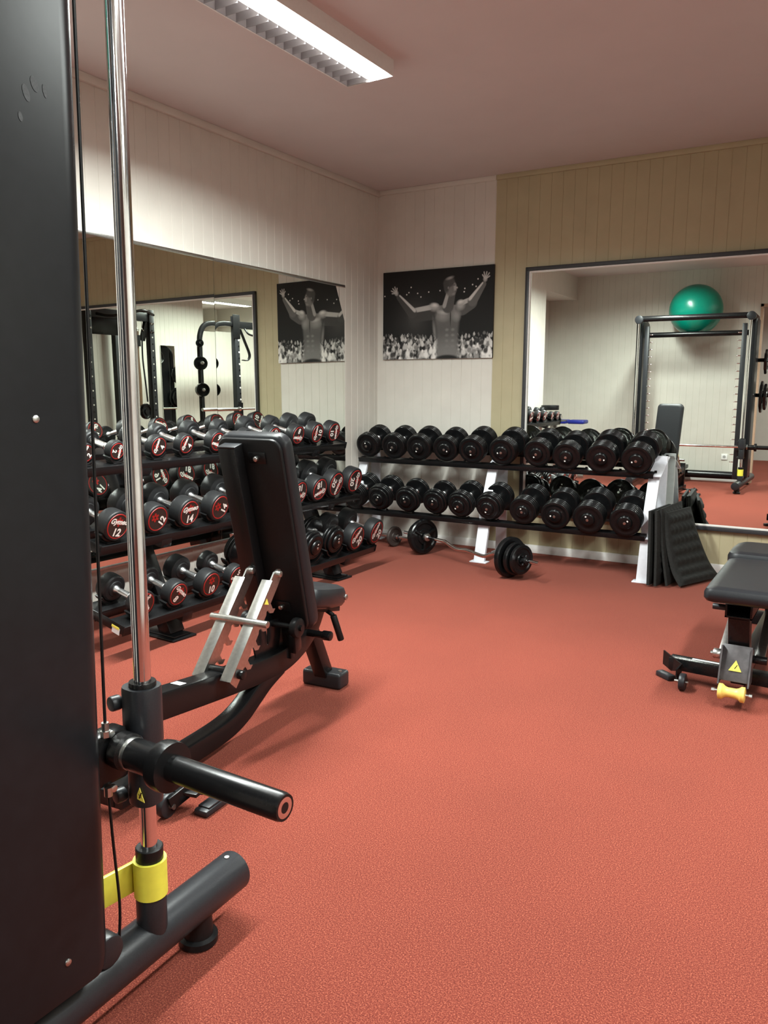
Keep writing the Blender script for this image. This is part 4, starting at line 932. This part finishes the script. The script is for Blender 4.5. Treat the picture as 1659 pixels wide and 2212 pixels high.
for y in (-.65, -1.63): MB().span((4.42, y-.03, 2.24), (5.08, y+.03, 2.30), .003).span((4.42, y-.03, .02), (5.08, y+.03, .08), .003).build('side_rail', M['blk'], pr_)
for i, (y, l, m, wd, z0) in enumerate(((-1.36, 'brown perforated lifting belt hanging in the power rack', 'brown_leather', .055, 1.08), (-1.44, 'black strap hanging beside the brown belt in the power rack', 'plastic', .022, 1.14))):
    t = root('hanging_belt', l, 'belt', (4.36, y, 2.05), group='belts hanging from the power rack')
    MB().rect(smooth([(4.36, y, 2.03), (4.36, y+.01, 1.7), (4.355, y-.01*i, 1.4), (4.36, y-.035*i, z0)], 6), wd, .008, (1, 0, 0), .002).build('strap', M[m], t)
    MB().tube([(4.36, y, 2.16), (4.36, y, 2.06), (4.35, y-.02, 2.035), (4.36, y-.03, 2.05)], .004, 8).build('hook', M['chrome'], t)
    if i == 0: MB().rect([(4.355, y, 1.98), (4.352, y, 1.84)], .085, .012, (1, 0, 0), .002).build('buckle_pad', M['plastic'], t)
tag(weight_plate_mb((4.32, -1.40, 1.02), (1, .2, 0), .10, .05).build('weight_plate', M['iron'], None, world=False), 'black plate hanging at the foot of the belts in the power rack', 'weight plate')
hr = root('half_rack', 'black half rack with curved top tubes and plate pegs, seen in the left mirror', 'rack', (4.6, -2.9, 0))
for x, ya in ((4.42, -2.52),):
    MB().rect(smooth([(x, ya, 0), (x, ya, 1.0), (x, ya, 1.85), (x, ya-.02, 2.06), (x, ya-.10, 2.18), (x, ya-.24, 2.22), (x, -2.98, 2.225)], 6), .072, .060, (1, 0, 0), .02).build('rear_post', M['blk'], hr)
for x in (4.42,):
    u_p = MB().span((x-.04, -3.065, 0), (x+.04, -2.975, 2.34), .004).build('front_upright', M['dgrey'], hr)
    for k in range(13): MB().cyl((x-.0405, -3.045, .98+k*.085), (x-.0425, -3.045, .98+k*.085), .013, 10).build('hole', M['blk'] if k % 2 else M['white_ink'], u_p)
    MB().prism([(0, 0), (.14, .0), (.14, .20), (.05, .22), (0, .1)], (x-.05, -2.93, .90), (0, -1, 0), (0, 0, 1), .01).build('bar_cup', M['blk'], u_p)
MB().span((4.375, -3.08, 2.02), (4.385, -2.94, 2.36), .003).build('corner_plate', M['blk'], hr)
MB().span((4.39, -3.9, 2.17), (4.45, -2.98, 2.27), .004).tube(smooth([(4.40, -3.20, 2.17), (4.34, -3.28, 2.08), (4.34, -3.8, 2.08)], 5), .014, 10).build('top_beam', M['blk'], hr)
for x in (4.42,): 
    for z in (1.93, 1.655, 1.29): MB().cyl((x-.02, -2.50, z), (x-.20, -2.36, z), .022, 14, .003).build('plate_peg', M['steel'] if z < 1.9 else M['blk'], hr)
MB().span((4.40, -3.06, .03), (5.0, -2.38, .09), .004).build('base', M['blk'], hr)
for z, r_, t_, l in ((1.93, .055, .03, 'small black plate on the top peg of the half rack'), (1.655, .095, .05, 'black plate on the middle peg of the half rack'), (1.29, .095, .13, 'thick pair of black plates on the lower peg of the half rack')):
    d_ = Vector((-.20, .14, 0)).normalized(); c = Vector((4.42, -2.50, z))+d_*(.07+t_/2)
    tag(weight_plate_mb(c, d_, r_, t_).build('weight_plate', M['iron'], None, world=False), l, 'weight plate', 'plates on the half rack pegs')
bbr = root('barbell', 'straight barbell resting in the half rack, seen in the left mirror', 'barbell', (4.36, -3.1, 1.01))
MB().cyl((4.36, -2.46, 1.015), (4.36, -2.98, 1.012), .024, 16, .002).cyl((4.36, -2.98, 1.012), (4.36, -4.25, 1.005), .014, 14).build('bar', M['steel'], bbr)
MB().cyl((4.36, -2.96, 1.012), (4.36, -3.0, 1.012), .036, 16, .003).build('collar', M['chrome'], bbr)
st = root('hanging_loop', 'black cushioned loop handle hanging from the half rack beam', 'strap', (4.40, -3.2, 2.17))
MB().rect(smooth([(4.40, -3.10, 2.16), (4.40, -3.20, 1.98), (4.40, -3.29, 1.80), (4.40, -3.24, 1.72), (4.40, -3.14, 1.72)], 6), .012, .05, (1, 0, 0), .004).build('loop', M['plastic'], st)
sm_ = root('small_mirror', 'narrow wall mirror behind the racks, seen in the left mirror', 'mirror', (5.19, -2.65, 1.4))
MB().span((5.185, -2.785, .75), (5.192, -2.515, 1.935)).build('glass', M['mirror'], sm_, smooth=False)
